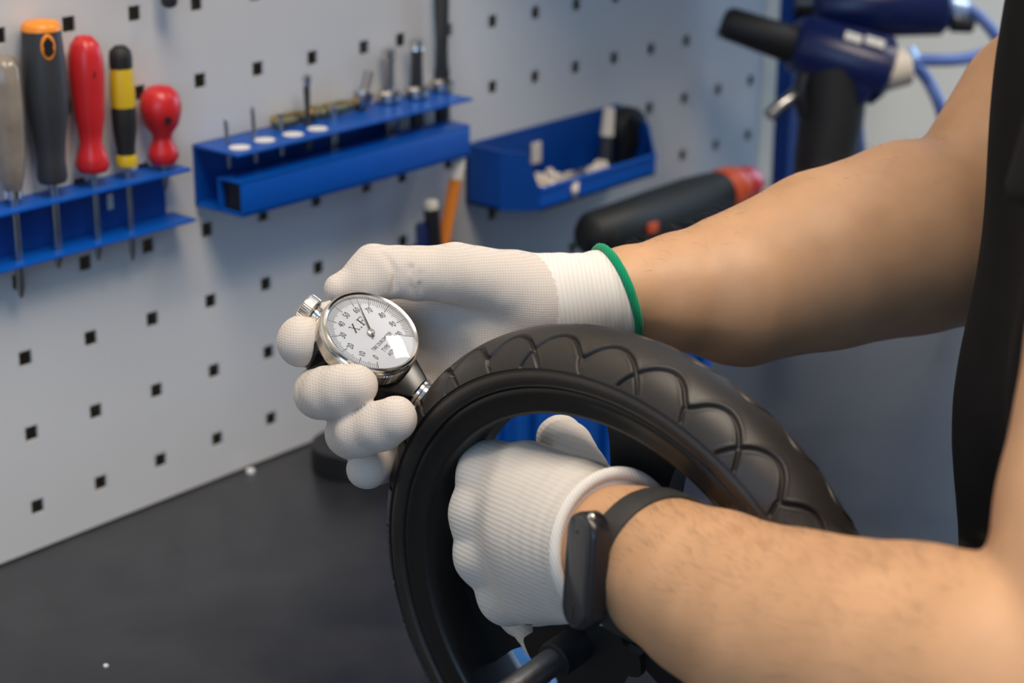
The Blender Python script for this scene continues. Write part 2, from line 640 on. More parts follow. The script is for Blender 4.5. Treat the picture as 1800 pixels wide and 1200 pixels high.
# ------------------------------------------------------------------ unseen cabinet added to shade the right panel
cb = empty('shade_cabinet', (0.72, -0.11, 1.42), 'unseen grey steel cabinet added to shade the right pegboard panel', 'cabinet')
make('shade_cabinet_body', box2((0.34, -0.235, 1.42), (1.10, 0.038, 1.95), 0.003), 'wood', cb)
for k_ in (0, 1):
    x_ = 0.345+k_*0.378
    dr_ = make('shade_cabinet_door', box2((x_, -0.254, 1.426), (x_+0.372, -0.236, 1.944), 0.003), 'peg', cb)
    hx_ = x_+(0.34 if k_ == 0 else 0.032)
    make('door_handle', sweep(spline([(hx_, -0.254, 1.47), (hx_, -0.275, 1.48), (hx_, -0.275, 1.56), (hx_, -0.254, 1.57)], 20), 0.004, 8), 'steel', dr_, 60)

# ------------------------------------------------------------------ bench
bn = empty('workbench', (0.3, -0.26, 0.0), 'long workbench with dark charcoal matt top under the pegboard', 'workbench')
make('bench_top', box2((-1.3, -0.555, 0.862), (1.9, 0.036, 0.9), 0.002), 'bench', bn, 40)
make('apron', box2((-1.25, -0.53, 0.80), (1.85, -0.50, 0.862), 0.001), 'wood', bn)
for x in (-1.2, 0.55, 1.8):
    for y in (-0.5, -0.02):
        make('leg', box2((x-0.025, y-0.025, 0.0), (x+0.025, y+0.025, 0.862), 0.002), 'wood', bn)

# ------------------------------------------------------------------ screwdriver rail and screwdrivers
RX0, RX1 = -0.16, 0.1145
rail = empty('tool_rail', (0.0, -0.01, 1.098), 'blue steel screwdriver rail with two shelves on the left pegboard', 'tool rail')
make('back_plate', box2((RX0, -0.0035, 1.099), (RX1, -0.0017, 1.1300)), 'bluedark', rail)
ZT, ZB, RO = 1.1300, 1.0985, 0.026
make('top_shelf', box2((RX0, -RO, ZT), (RX1+0.004, -0.0018, ZT+0.0022), 0.0004), 'blue', rail)
make('bottom_shelf', box2((RX0, -RO, ZB-0.002), (RX1+0.006, -0.0018, ZB), 0.0004), 'blue', rail)
make('hook_slot', box2((0.068, -0.0042, 1.111), (0.0725, -0.0034, 1.121)), 'peg', rail)


def hdl(x, z0, prof, sides=None, squash=0.0, off=0.0155, seg=28):
    """handle of revolution standing on the rail at wall position x"""
    def mod(r, h, th):
        q = r
        if sides:
            q *= 1-squash*(0.5+0.5*math.cos(sides*th))
        return q
    return lathe([(r, z) for r, z in prof], (x, -off, z0), (0, 0, 1), seg, mod=mod if sides else None)


def driver(x, label, base_z, parts, blade, off=0.0155):
    e = empty('screwdriver', (x, -off, blade[1]), label, 'screwdriver', 'screwdrivers in the blue rail')
    for nm, prof, m, sd, sq in parts:
        make(nm, hdl(x, base_z, prof, sd, sq, off), m, e, 50)
    r, z0, z1 = blade
    make('blade', lathe([(r*0.4, z0), (r, z0+0.006), (r, z1)], (x, -off, 0), (0, 0, 1), 12), 'steel', e, 50)
    return e


def wallx(px, py, off):
    return W(px, py, off)


# grey-brown clear handle at the left edge
p = W(22, 330, .0155)
driver(p[0], 'smoky clear-handled screwdriver at the far left end of the blue rail', p[2],
       [('handle', [(0.004, -0.004), (0.006, 0.0), (0.0075, 0.006), (0.0095, 0.02), (0.0105, 0.04), (0.0105, 0.062), (0.0098, 0.072), (0.0068, 0.0775), (0.0, 0.079)], 'smoke', 8, 0.07),
        ('ferrule', [(0.0052, -0.006), (0.0052, 0.004)], 'chrome', None, 0)], (0.0026, ZB-0.024, p[2]))
# charcoal handle with orange end cap
p = W(92, 316, .0155)
e = driver(p[0], 'charcoal-handled screwdriver with an orange end cap', p[2],
           [('handle', [(0.0085, -0.001), (0.0095, 0.002), (0.0088, 0.012), (0.0098, 0.024), (0.0125, 0.040), (0.0135, 0.054), (0.0130, 0.070), (0.0118, 0.0905)], 'charcoal', 6, 0.03),
            ('end_cap', [(0.0118, 0.0905), (0.0116, 0.093), (0.0095, 0.0955), (0.0, 0.097)], 'orange', None, 0)], (0.0028, ZB-0.012, p[2]))
hp = W(92, 91, 0.0155+0.0125)
n_ = nrm((-0.35, -0.94, 0.05))
c_ = W(92, 316, .0155)+np.array([0, 0, 0.0815])
sx_, _, _ = frame(n_, (0, 0, 1))
ring = [c_+n_*0.0118+sx_*0.0032*math.cos(t)+np.array([0, 0, 1])*0.0066*math.sin(t) for t in np.linspace(0, 2*math.pi, 28, endpoint=False)]
make('hang_hole_ring', sweep(ring, 0.0012, 8, True), 'orange', e, 180)
make('hang_hole', lathe([(0.0022, 0), (0.0022, 0.0135)], c_, n_, 16, mod=lambda r, h, th: r*(1+1.2*abs(math.sin(th)))), 'black', e, 40)
# red handle
p = W(163, 297, .0155)
e = driver(p[0], 'tall red-handled screwdriver between the charcoal and yellow ones', p[2],
           [('handle', [(0.0090, -0.001), (0.0112, 0.003), (0.0092, 0.010), (0.0070, 0.017), (0.0080, 0.024), (0.0096, 0.032), (0.0104, 0.044), (0.0110, 0.053), (0.0113, 0.060), (0.0108, 0.070), (0.0090, 0.077), (0.0050, 0.0815), (0.0, 0.0825)], 'red', 6, 0.06)],
           (0.0022, ZB-0.014, p[2]))
c_ = W(163, 297, .0155)+np.array([0, 0, 0.060])
make('hang_hole', lathe([(0.0026, 0), (0.0026, 0.0108)], c_, n_, 16), 'black', e, 40)
# yellow and black handle
p = W(223, 287, .0155)
e = driver(p[0], 'slim black and yellow screwdriver beside the tall red one', p[2],
           [('collar', [(0.0066, -0.001), (0.0070, 0.0015), (0.0062, 0.006)], 'yellow', None, 0),
            ('grip', [(0.0060, 0.006), (0.0060, 0.010), (0.0076, 0.022), (0.0079, 0.033), (0.0075, 0.036)], 'blacksoft', 8, 0.05),
            ('handle', [(0.0076, 0.036), (0.0080, 0.042), (0.0076, 0.054), (0.0070, 0.060)], 'yellow', 8, 0.05),
            ('end_cap', [(0.0070, 0.060), (0.0072, 0.066), (0.0066, 0.0705), (0.0035, 0.0735), (0.0, 0.074)], 'blacksoft', None, 0)],
           (0.0020, ZB-0.020, p[2]))
# stubby red ball handle
p = W(287, 278, .0155)
e = driver(p[0], 'short stubby red ball-handled screwdriver at the right end of the rail', p[2],
           [('handle', [(0.0075, -0.003), (0.0100, 0.001), (0.0088, 0.007), (0.0062, 0.012), (0.0066, 0.016), (0.0110, 0.022), (0.0130, 0.030), (0.0132, 0.034), (0.0118, 0.041), (0.0075, 0.0455), (0.0, 0.047)], 'red', None, 0)],
           (0.0022, ZT-0.012, p[2]))
c_ = p+np.array([0, 0, 0.0265])
make('hang_hole', lathe([(0.0022, 0), (0.0022, 0.0135)], c_, n_, 16), 'black', e, 40)

# dark tool hanging at the top edge of the photograph
p = W(298, 12, 0.016)
e = empty('hanging_tool', (p[0], -0.016, p[2]), 'dark round-ended tool handle hanging above the red screwdrivers', 'tool')
make('handle', lathe([(0.0, -0.001), (0.0035, 0.0), (0.0052, 0.002), (0.0055, 0.008), (0.005, 0.05), (0.006, 0.09), (0.0, 0.094)], p, (0, 0, 1), 18), 'charcoal', e, 60)
make('hook', sweep(spline([p+np.array([0, 0.0145, 0.075]), p+np.array([0, -0.004, 0.077]), p+np.array([0, -0.012, 0.083])], 10), 0.0016, 8), 'steel', e, 60)

# ------------------------------------------------------------------ drill bit rack
KX0, KX1 = 0.1405, 0.362
KZ, KB, KO = 1.1395, 1.0985, 0.045
rk = empty('drill_bit_rack', (0.25, -0.02, KB), 'long blue steel drill bit rack with a square front rail and pale stickers', 'tool rack')
make('back_plate', box2((KX0, -0.0035, KB), (KX1-0.03, -0.0017, KZ)), 'bluedark', rk)
make('top_shelf', box2((KX0, -KO, KZ-0.0018), (KX1+0.004, -0.0018, KZ), 0.0004), 'blue', rk)
make('lower_shelf', box2((KX0, -KO+0.022, KB), (KX1, -0.0018, KB+0.0018)), 'blue', rk)
# hollow square front rail
t_ = 0.0017
y0_, y1_ = -KO-0.0005, -KO+0.0225
z0_, z1_ = KB-0.0005, KB+0.0225
make('front_rail', merge(box2((KX0+0.002, y0_, z0_), (KX1, y0_+t_, z1_), 0.0006), box2((KX0+0.002, y1_-t_, z0_), (KX1, y1_, z1_)),
                         box2((KX0+0.002, y0_, z1_-t_), (KX1, y1_, z1_), 0.0006), box2((KX0+0.002, y0_, z0_), (KX1, y1_, z0_+t_))), 'blue', rk, 40)
make('rail_end_shade', box2((KX0+0.006, y0_+t_, z0_+t_), (KX0+0.02, y1_-t_, z1_-t_)), 'black', rk)  # black block standing in for the shade inside the open rail end
for px, py in ((424, 260), (468, 247), (518, 237), (561, 227)):
    q = HZ(px, py, KZ)
    make('size_sticker', lathe([(0.0, 0.0004), (0.0068, 0.0004), (0.0070, 0.0001)], (q[0], q[1]+0.0015, KZ), (0, 0, 1), 20), 'white', rk)


def bit(px, py, z1, z0, r, label, m='steel', tip=None, collar=None, lean=0.0):
    q = HZ(px, py, KZ)
    top = np.array([q[0]-lean, q[1], z1])
    bot = np.array([q[0]+lean*0.8, q[1], z0])
    ax = top-bot
    L = np.linalg.norm(ax)
    e = empty('drill_bit', bot, label, 'drill bit', 'drill bits in the blue rack')
    pr = [(r, 0), (r, L*0.45)]
    make('shank', lathe(pr, bot, ax, 14), m, e, 40)
    # twisted flute

    def fl(rr, h, th):
        return rr*(0.72+0.28*abs(math.cos(th-h/(r*5.0))))
    hs = np.linspace(L*0.45, L*0.96, 26)
    make('flute', lathe([(r, h) for h in hs]+[(r*0.15, L)], bot, ax, 16, mod=fl), m, e, 40)
    if collar:
        make('collar', lathe([(collar[0]*0.8, 0), (collar[0], 0.0015), (collar[0], collar[1]), (collar[0]*0.75, collar[1]+0.002)], (q[0], q[1], KZ+0.0002), (0, 0, 1), 20), 'nickel', e, 40)
    if tip:
        make('tip', lathe([(r*1.05, -0.002), (tip, 0.001), (tip, 0.005), (0, 0.007)], top-nrm(ax)*0.004, ax, 14), 'chrome', e, 40)
    return e


def ztop(px, py, pxt, pyt):
    q = HZ(px, py, KZ)
    return W(pxt, pyt, -q[1])[2]


zl = KB+0.0245
bit(400, 252, ztop(400, 252, 390, 208), zl, 0.0013, 'thinnest steel drill bit, leftmost in the blue rack', lean=0.001)
bit(447, 243, ztop(447, 243, 443, 185), zl, 0.0014, 'thin steel drill bit, second from the left in the rack', lean=0.0008)
bit(494, 231, ztop(494, 231, 491, 195), zl, 0.0016, 'short steel drill bit, third from the left in the rack')
bit(541, 221, ztop(541, 221, 539, 135), zl, 0.0022, 'tall thin drill bit with a bright tip in mid rack', 'darksteel', tip=0.0032)
bit(585, 208, ztop(585, 208, 584, 182), KB+0.012, 0.0032, 'short stout silver bit just right of the tall thin one', 'steel')
bit(684, 181, ztop(684, 181, 684, 88), KB+0.008, 0.0047, 'thick dark drill bit with collar, third from the rack\'s right end', 'steel', tip=0.005, collar=(0.0085, 0.007))
bit(733, 173, ztop(733, 173, 733, 72), KB+0.008, 0.0052, 'thick dark drill bit with collar, second from the rack\'s right end', 'darksteel', tip=0.0048, collar=(0.0085, 0.007))
bit(777, 160, ztop(777, 160, 780, -25), KB+0.008, 0.0058, 'tallest dark drill bit with bright tip at the rack\'s right end', 'darksteel', tip=0.0055, collar=(0.009, 0.007))
# brass spindles lying at the back of the shelf and a conical bit
for (xa, ya, xb, yb, lab) in ((478, 208, 548, 189, 'left brass spindle lying at the back of the drill bit rack'), (556, 190, 632, 171, 'right brass spindle lying at the back of the drill bit rack')):
    a_ = W(xa, ya, 0.012)
    b_ = W(xb, yb, 0.012)
    a_[2] = b_[2] = KZ+0.0055
    e = empty('brass_spindle', (a_+b_)/2-np.array([0, 0, 0.005]), lab, 'spindle', 'brass spindles on the rack')
    L = np.linalg.norm(b_-a_)
    make('shaft', lathe([(0.002, 0), (0.0046, 0.002), (0.0046, L*0.6), (0.0036, L*0.62), (0.0036, L)], a_, b_-a_, 18), 'brass', e, 40)
    make('head', lathe([(0.0036, L*0.93), (0.0054, L*0.95), (0.0054, L*1.05), (0.003, L*1.08)], a_, b_-a_, 18), 'brass', e, 40)
q = HZ(640, 196, KZ)
e = empty('countersink_bit', q, 'short conical countersink bit leaning on the rack shelf', 'drill bit')
ax_ = nrm((0.45, 0.1, 0.9))
make('cone_head', lathe([(0.0, 0.0), (0.0075, 0.009), (0.0078, 0.012), (0.004, 0.014)], q+np.array([-0.004, 0, 0.0015]), ax_, 12, mod=lambda r, h, th: r*(0.82+0.18*abs(math.cos(2*th)))), 'steel', e, 40)
make('shank', lathe([(0.0032, 0.013), (0.0032, 0.028)], q+np.array([-0.004, 0, 0.0015]), ax_, 12), 'steel', e, 40)

# ------------------------------------------------------------------ blue parts bin on the right panel
BZ0, BZ1 = 1.046, 1.092
bx = empty('parts_bin', (0.495, -0.03, BZ0), 'open blue plastic parts bin fixed to the right pegboard panel', 'bin')
foot = [(0.404, 0.0035), (0.404, 0.038), (0.424, 0.060), (0.568, 0.060), (0.590, 0.036), (0.590, 0.0035)]
tops = [BZ1, BZ1, BZ0+0.016, BZ0+0.016, BZ0+0.030, BZ1]
make('base', prism([(x, -o) for x, o in foot], (0, 0, BZ0), np.array([1., 0, 0]), np.array([0, 1., 0]), np.array([0, 0, 1.]), 0.002), 'bluedark', bx)
cenf = np.array([0.497, 0.03])


def panel(i, j, za, zb, zmid=None):
    a, b = np.array(foot[i]), np.array(foot[j])
    n2 = nrm(np.array([-(b-a)[1], (b-a)[0]]))
    if (cenf-a)@n2 < 0:
        n2 = -n2
    t = 0.0022
    V = []
    for (q, z) in ((a, za), (b, zb)):
        for tt in (0, t):
            w_ = q+n2*tt
            V.append((w_[0], -w_[1], BZ0))
            V.append((w_[0], -w_[1], z))
    Fc = [(0, 4, 5, 1), (2, 3, 7, 6), (1, 5, 7, 3), (0, 2, 6, 4), (0, 1, 3, 2), (4, 6, 7, 5)]
    return np.array(V), Fc


make('left_side', panel(0, 1, BZ1, BZ1), 'bluedark', bx)
foot += [(0.4175, 0.0532)]
make('corner_panel', merge(panel(1, 6, BZ1, BZ1-0.002), panel(6, 2, BZ1-0.002, BZ0+0.016)), 'bluedark', bx)
make('front_lip', merge(panel(2, 3, BZ0+0.016, BZ0+0.016), box2((0.424, -0.0615, BZ0+0.0145), (0.568, -0.0575, BZ0+0.0175), 0.0008)), 'blue', bx)
make('corner_panel', panel(3, 4, BZ0+0.016, BZ0+0.034), 'bluedark', bx)
make('right_side', panel(4, 5, BZ0+0.034, BZ1), 'bluedark', bx)
make('back_panel', panel(5, 0, BZ1, BZ1), 'bluedark', bx)
# small loose hardware in the bin
hw = [(0.452, -0.043, 0), (0.468, -0.036, 1), (0.480, -0.047, 2), (0.494, -0.040, 0), (0.508, -0.046, 1), (0.461, -0.051, 2), (0.520, -0.040, 0), (0.445, -0.034, 1)]
hwl = ['bolt nearest the left corner panel', 'bolt by the back of the bin', 'bolt in the front middle of the bin', 'bolt in the centre of the bin',
       'bolt right of centre in the bin', 'bolt lying against the front lip', 'bolt at the right of the pile', 'bolt at the left back of the pile']
for (x, y, k), lb in zip(hw, hwl):
    e = empty('bolt', (x, y, BZ0+0.002), 'small grey steel '+lb, 'bolt', 'loose bolts in the blue bin')
    an = random.uniform(0, 6.28)
    d_ = np.array([math.cos(an), math.sin(an), 0.12])
    o_ = np.array([x, y, BZ0+0.0095+0.004*(k == 1)])-d_*0.007
    make('shank', lathe([(0.0036, 0), (0.0036, 0.018)], o_, d_, 10), 'pencilend' if k != 0 else 'steel', e, 40)
    make('head', lathe([(0.0072, -0.005), (0.0072, 0.0)], o_, d_, 6), 'pencilend' if k != 0 else 'steel', e, 40)
# paint brush like tool standing in the bin and dark item behind
q = W(1062, 262, 0.035)
e = empty('glue_brush', (q[0], q[1], BZ0+0.002), 'dark brush with a pale metal ferrule standing in the bin', 'brush')
make('handle', rod((q[0], q[1], BZ0+0.002), (q[0]+0.003, q[1], BZ0+0.034), 0.0055, 0.0045), 'charcoal', e, 40)
make('ferrule', rod((q[0]+0.003, q[1], BZ0+0.034), (q[0]+0.0055, q[1], BZ0+0.056), 0.0055, 0.0045), 'pencilend', e, 40)
make('foot_cap', lathe([(0.0062, 0), (0.0062, 0.005), (0.005, 0.006)], (q[0], q[1], BZ0+0.002), (0, 0, 1), 16), 'pencilend', e, 40)
q = W(1102, 215, 0.018)
e = empty('tape_measure', (q[0], q[1], 1.06), 'dark green tape measure standing at the back of the bin', 'tape measure')
make('case', lathe([(0.0, 0), (0.017, 0.001), (0.019, 0.004), (0.019, 0.014), (0.017, 0.017), (0.0, 0.018)], (q[0], -0.009, q[2]-0.006), (0, -1, 0), 24), 'greenblack', e, 50)
make('belt_clip', box2((q[0]-0.005, -0.0295, q[2]-0.02), (q[0]+0.005, -0.0272, q[2]+0.006), 0.0006), 'black', e)
make('foot', box2((q[0]-0.016, -0.026, BZ0+0.002), (q[0]+0.012, -0.010, q[2]-0.016), 0.001), 'black', e)
# pale tag hanging in the bin
q = W(940, 268, 0.006)
make('paper_tag', box((q[0], -0.0075, q[2]), (0.0055, 0.0012, 0.0085), bev=0.0008), 'pencilend', label='small pale tag on the back panel of the blue bin', cat='tag')

# ------------------------------------------------------------------ pencil holder
q0 = W(768, 440, 0.03)
e = empty('pen_holder', (q0[0], q0[1], q0[2]-0.06), 'dark round pen holder hooked on the pegboard behind the raised hand', 'pen holder')
make('cup', lathe([(0.0, 0.0), (0.018, 0.0), (0.019, 0.002), (0.0195, 0.062), (0.0178, 0.062), (0.0172, 0.004), (0.0, 0.004)], q0-np.array([0, 0, 0.06]), (0, 0, 1), 28), 'blacksoft', e, 50)
make('bracket', box2((q0[0]-0.008, -0.0125, q0[2]-0.04), (q0[0]+0.008, -0.0016, q0[2]-0.005)), 'bluedark', e)
a_ = q0+np.array([-0.004, 0.004, -0.054])
b_ = W(808, 276, 0.038)
L = np.linalg.norm(b_-a_)
e = empty('pencil', a_, 'orange hexagonal pencil with a pale blunt end in the pen holder', 'pencil')
make('barrel', lathe([(0.0050, 0.004), (0.0050, L-0.016)], a_, b_-a_, 6), 'pencil', e, 20)
make('pale_end', lathe([(0.0050, L-0.016), (0.0050, L-0.002), (0.0035, L)], a_, b_-a_, 12), 'pencilend', e, 40)
make('point', lathe([(0.0006, -0.002), (0.0044, 0.004)], a_, b_-a_, 6), 'pencilend', e, 40)
a_ = q0+np.array([-0.003, -0.006, -0.054])
b_ = W(757, 352, 0.032)
L = np.linalg.norm(b_-a_)
e = empty('marker_pen', a_, 'black marker pen with a pale cap end left of the orange pencil', 'pen')
make('barrel', lathe([(0.004, 0.0), (0.0058, 0.004), (0.0058, L-0.006)], a_, b_-a_, 16), 'black', e, 40)
make('cap_end', lathe([(0.0052, L-0.006), (0.0052, L-0.001), (0.004, L)], a_+np.array([0.0, 0, 0]), b_-a_, 16), 'pencilend', e, 40)
a_ = q0+np.array([-0.009, 0.0, -0.054])
b_ = W(740, 392, 0.03)
make('blue_pen', lathe([(0.003, 0), (0.0045, 0.004), (0.0045, np.linalg.norm(b_-a_)-0.003), (0.003, np.linalg.norm(b_-a_))], a_, b_-a_, 14), 'navy', smooth=40, label='dark blue pen beside the black marker in the holder', cat='pen')

# ------------------------------------------------------------------ cordless drill lying behind the forearm
c0 = W(1040, 392, 0.085)
c1 = W(1262, 362, 0.085)
c1[2] = c0[2] = (c0[2]+c1[2])/2
dx = nrm(c1-c0)
LD = np.linalg.norm(c1-c0)
e = empty('cordless_drill', (c0[0]+0.05, c0[1], BENCH), 'black cordless drill with an orange-red nose standing on the bench', 'drill')
make('motor_housing', lathe([(0.0, -0.006), (0.014, -0.004), (0.0190, 0.004), (0.0200, LD*0.3), (0.0210, LD*0.75), (0.0195, LD*0.94), (0.0180, LD)], c0, dx, 32), 'greenblack', e, 50)
make('clutch_ring', lathe([(0.0190, LD), (0.0198, LD+0.003), (0.0190, LD+0.022), (0.015, LD+0.03)], c0, dx, 24, mod=lambda r, h, th: r*(1-0.03*(math.cos(12*th) > 0))), 'orangered', e, 40)
make('chuck', lathe([(0.016, LD+0.03), (0.015, LD+0.042), (0.009, LD+0.056), (0.004, LD+0.058)], c0, dx, 24), 'red', e, 40)
hb = c0+dx*0.045
make('handle', merge(sweep(spline([hb+np.array([0, 0, -0.01]), hb+np.array([-0.004, 0, -0.04]), np.array([hb[0]-0.008, hb[1], BENCH+0.028])], 12), [0.017]*12, 16)), 'blacksoft', e, 60)
make('trigger', box(hb+np.array([0.019, 0, -0.032]), (0.006, 0.006, 0.010), bev=0.002), 'orangered', e)
make('battery', box((hb[0]-0.004, hb[1], BENCH+0.016), (0.038, 0.022, 0.0158), bev=0.004), 'black', e, 40)
make('battery_latch', box((hb[0]-0.004, hb[1]-0.0225, BENCH+0.022), (0.016, 0.002, 0.006), bev=0.001), 'orangered', e)
make('direction_switch', box(c0+dx*0.05+np.array([0, -0.0202, 0.0]), (0.006, 0.002, 0.004), bev=0.001), 'orangered', e)

# ------------------------------------------------------------------ air tools at the right end
GD = 1.62
hg = P(1388, 160, GD+0.09)
e = empty('tool_stand', (hg[0], hg[1], BENCH), 'blue upright tool stand with a grey hook right of the pegboard', 'tool stand')
make('post', box2((hg[0]-0.011, hg[1]-0.008, BENCH+0.004), (hg[0]+0.011, hg[1]+0.008, 1.36), 0.0015), 'bluedark', e)
make('foot_plate', box2((hg[0]-0.05, hg[1]-0.045, BENCH), (hg[0]+0.05, hg[1]+0.025, BENCH+0.004), 0.001), 'wood', e)
make('hook', sweep(spline([P(1412, 140, GD+0.01), P(1395, 168, GD-0.01), P(1372, 185, GD-0.02), P(1352, 203, GD-0.025)], 14), 0.0055, 10), 'steel', e, 60)
make('cross_bar', box2((hg[0]-0.02, hg[1]-0.02, 1.125), (hg[0]+0.11, hg[1]-0.008, 1.14), 0.001), 'bluedark', e)


def rb(a, b, r1, r2, m, nm, par, seg=20, extra=None):
    L = np.linalg.norm(np.asarray(b)-np.asarray(a))
    pr = [(r1*0.75, 0), (r1, L*0.06), (r1+(r2-r1)*0.9, L*0.94), (r2*0.75, L)] if extra is None else [(r, h*L) for r, h in extra]
    return make(nm, lathe(pr, a, np.asarray(b)-np.asarray(a), seg), m, par, 50)


g = empty('air_blow_gun', P(1450, 330, GD), 'blue air gun with black grip and long black nozzle hanging beside the pegboard', 'air gun')
rb(P(1272, 38, GD-.02), P(1420, 88, GD-.01), 0.0135, 0.0165, 'blacksoft', 'nozzle', g)
rb(P(1392, 72, GD-.01), P(1560, 128, GD), 0.024, 0.030, 'navy', 'body', g)
rb(P(1460, 108, GD), P(1530, 170, GD), 0.026, 0.020, 'navy', 'body_hump', g)
make('grip', sweep(spline([P(1465, 120, GD), P(1462, 200, GD+.005), P(1450, 280, GD+.01), P(1442, 370, GD+.015)], 16), np.linspace(0.0285, 0.024, 16), 20), 'blacksoft', g, 60)
rb(P(1548, 126, GD-.01), P(1600, 116, GD-.01), 0.0175, 0.0150, 'pencilend', 'inlet_nut', g, 8)
make('trigger', sweep(spline([P(1420, 120, GD-.01), P(1408, 160, GD-.01), P(1415, 200, GD-.005)], 8), 0.007, 10), 'black', g, 60)
for (x, y, w_, h_) in ((1500, 66, 15, 8), (1538, 74, 17, 8), (1458, 92, 10, 9)):
    q = P(x, y, GD-0.029)
    make('maker_mark', box(q, (w_*GD/F_PX, h_*GD/F_PX*0.9, 0.0016), (nrm(CR*0.95-CU*0.3), nrm(CU*0.95+CR*0.3), -CF)), 'white', g)
rb(P(1588, 92, GD-.01), P(1603, 112, GD-.01), 0.010, 0.0085, 'fit', 'hose_coupling', g)

g2 = empty('impact_wrench', P(1550, 20, GD+.04), 'navy blue impact wrench behind the air gun at the top right', 'impact wrench')
rb(P(1425, 10, GD+.05), P(1668, 8, GD+.05), 0.028, 0.026, 'navy', 'body', g2)
rb(P(1440, -40, GD+.05), P(1640, -35, GD+.05), 0.026, 0.026, 'navy', 'motor_cover', g2)
rb(P(1660, 12, GD+.05), P(1700, 18, GD+.05), 0.012, 0.009, 'fit', 'hose_coupling', g2)
rb(P(1672, 38, GD+.05), P(1712, 46, GD+.05), 0.009, 0.006, 'darksteel', 'inlet', g2)
rb(P(1428, 5, GD+.05), P(1395, 5, GD+.05), 0.014, 0.010, 'darksteel', 'anvil', g2)
rb(P(1560, -30, GD+.05), P(1590, -260, GD+.06), 0.019, 0.022, 'blacksoft', 'grip', g2)


def hose(pts, label, r=0.0052):
    return make('air_hose', sweep(spline(pts, 48), r, 12), 'hose', smooth=60, label=label, cat='hose', group='blue air hoses')


hose([P(1600, 105, GD-.01), P(1640, 106, GD), P(1690, 104, GD+.02), P(1740, 92, GD+.04), P(1800, 60, GD+.05)], 'blue air hose running level to the right from the air gun')
hose([P(1606, 112, GD-.01), P(1630, 140, GD), P(1650, 180, GD), P(1662, 225, GD+.01), P(1672, 300, GD+.03), HZ(1690, 420, BENCH+.006)], 'blue air hose dropping in a curve from the air gun')
hose([P(1692, 8, GD+.05), P(1722, 30, GD+.05), P(1752, 65, GD+.05), P(1790, 130, GD+.06), P(1810, 240, GD+.07)], 'blue air hose curving down from the impact wrench')
hose([P(1520, 330, GD+.06), P(1512, 270, GD+.05), P(1507, 210, GD+.04), P(1512, 170, GD+.03)], 'short length of blue hose behind the black grip')

# ------------------------------------------------------------------ bench clutter
q = HZ(622, 818, BENCH)
e = empty('tape_roll', q, 'black tape roll lying on the bench behind the gloved fingers', 'tape roll')
make('tape', lathe([(0.016, 0.0), (0.029, 0.0), (0.030, 0.001), (0.030, 0.0175), (0.029, 0.0185), (0.016, 0.0185), (0.016, 0.0)], q, (0, 0, 1), 40, caps=False), 'black', e, 40)
make('core', lathe([(0.0148, 0.0002), (0.016, 0.0002), (0.016, 0.0183), (0.0148, 0.0183), (0.0148, 0.0002)], q, (0, 0, 1), 40, caps=False), 'blacksoft', e, 40)
q = HZ(440, 830, BENCH)
make('paper_scrap', prism([(-0.003, -0.002), (0.001, -0.003), (0.0035, 0.0), (0.001, 0.003), (-0.002, 0.002)], q, np.array([1., 0, 0]), np.array([0, 1., 0]), np.array([0.1, 0, 1.]), 0.002), 'paper', label='tiny white scrap on the bench near the pegboard foot', cat='scrap')
q = HZ(186, 1171, BENCH)
make('paper_scrap', prism([(-0.0012, -0.001), (0.0012, -0.001), (0.001, 0.0012), (-0.001, 0.001)], q, np.array([1., 0, 0]), np.array([0, 1., 0]), np.array([0, 0, 1.]), 0.001), 'paper', label='speck of white scrap in the lower left of the bench', cat='scrap')
# blue crate behind the wheel
qa = HZ(925, 800, BENCH)
cr0 = np.array([0.235, -0.20, BENCH])
cr = empty('storage_crate', cr0+np.array([0.11, 0.06, 0]), 'blue ribbed plastic crate standing on the bench behind the wheel', 'crate')
CH = 0.075
for nm, lo_, hi_ in (('front_wall', (0, 0, 0), (0.22, 0.004, CH)), ('back_wall', (0, 0.126, 0), (0.22, 0.13, CH)), ('side_wall', (0, 0.004, 0), (0.004, 0.126, CH)), ('side_wall', (0.216, 0.004, 0), (0.22, 0.126, CH)), ('base', (0.004, 0.004, 0), (0.216, 0.126, 0.004))):
    make(nm, box2(cr0+np.array(lo_), cr0+np.array(hi_), 0.0008), 'blue', cr)
for i in range(6):
    x = 0.016+i*0.0376
    make('rib', box2(cr0+np.array([x, -0.004, 0.0]), cr0+np.array([x+0.008, 0.0, CH]), 0.001), 'blue', cr)
for i in range(4):
    y = 0.012+i*0.03
    make('rib', box2(cr0+np.array([-0.004, y, 0.0]), cr0+np.array([0.0, y+0.008, CH]), 0.001), 'blue', cr)
# blue can under the wheel
qa = HZ(905, 1190, BENCH+0.016)
qb = HZ(845, 1140, BENCH+0.016)
dd = nrm(qa-qb)
e = empty('blue_bottle', (qa+qb)/2-np.array([0, 0, .016]), 'shiny blue bottle lying on the bench under the wheel', 'bottle')
make('bottle_body', lathe([(0.0, -0.012), (0.012, -0.011), (0.0155, -0.006), (0.0155, 0.055), (0.013, 0.062), (0.006, 0.066), (0.006, 0.072)], qb, dd, 28), mat('bright_blue_enamel', (0.05, 0.20, 0.55), 0.22), e, 50)
make('bottle_cap', lathe([(0.0072, 0.068), (0.0072, 0.078), (0.0, 0.079)], qb, dd, 18), 'black', e, 50)

# ------------------------------------------------------------------ the wheel
WC = np.array([-0.030088, -0.489571, 1.034865])
WN = nrm((-0.995802, -0.019852, -0.08935))
WA = np.array([-0.019931, 0.999801, 0.0])
WB = np.array([0.089332, 0.001781, -0.996])
RM, RT = 0.1129, 0.0234


def wpt(th, r, a):
    return WC+r*(math.cos(th)*WA+math.sin(th)*WB)+a*WN


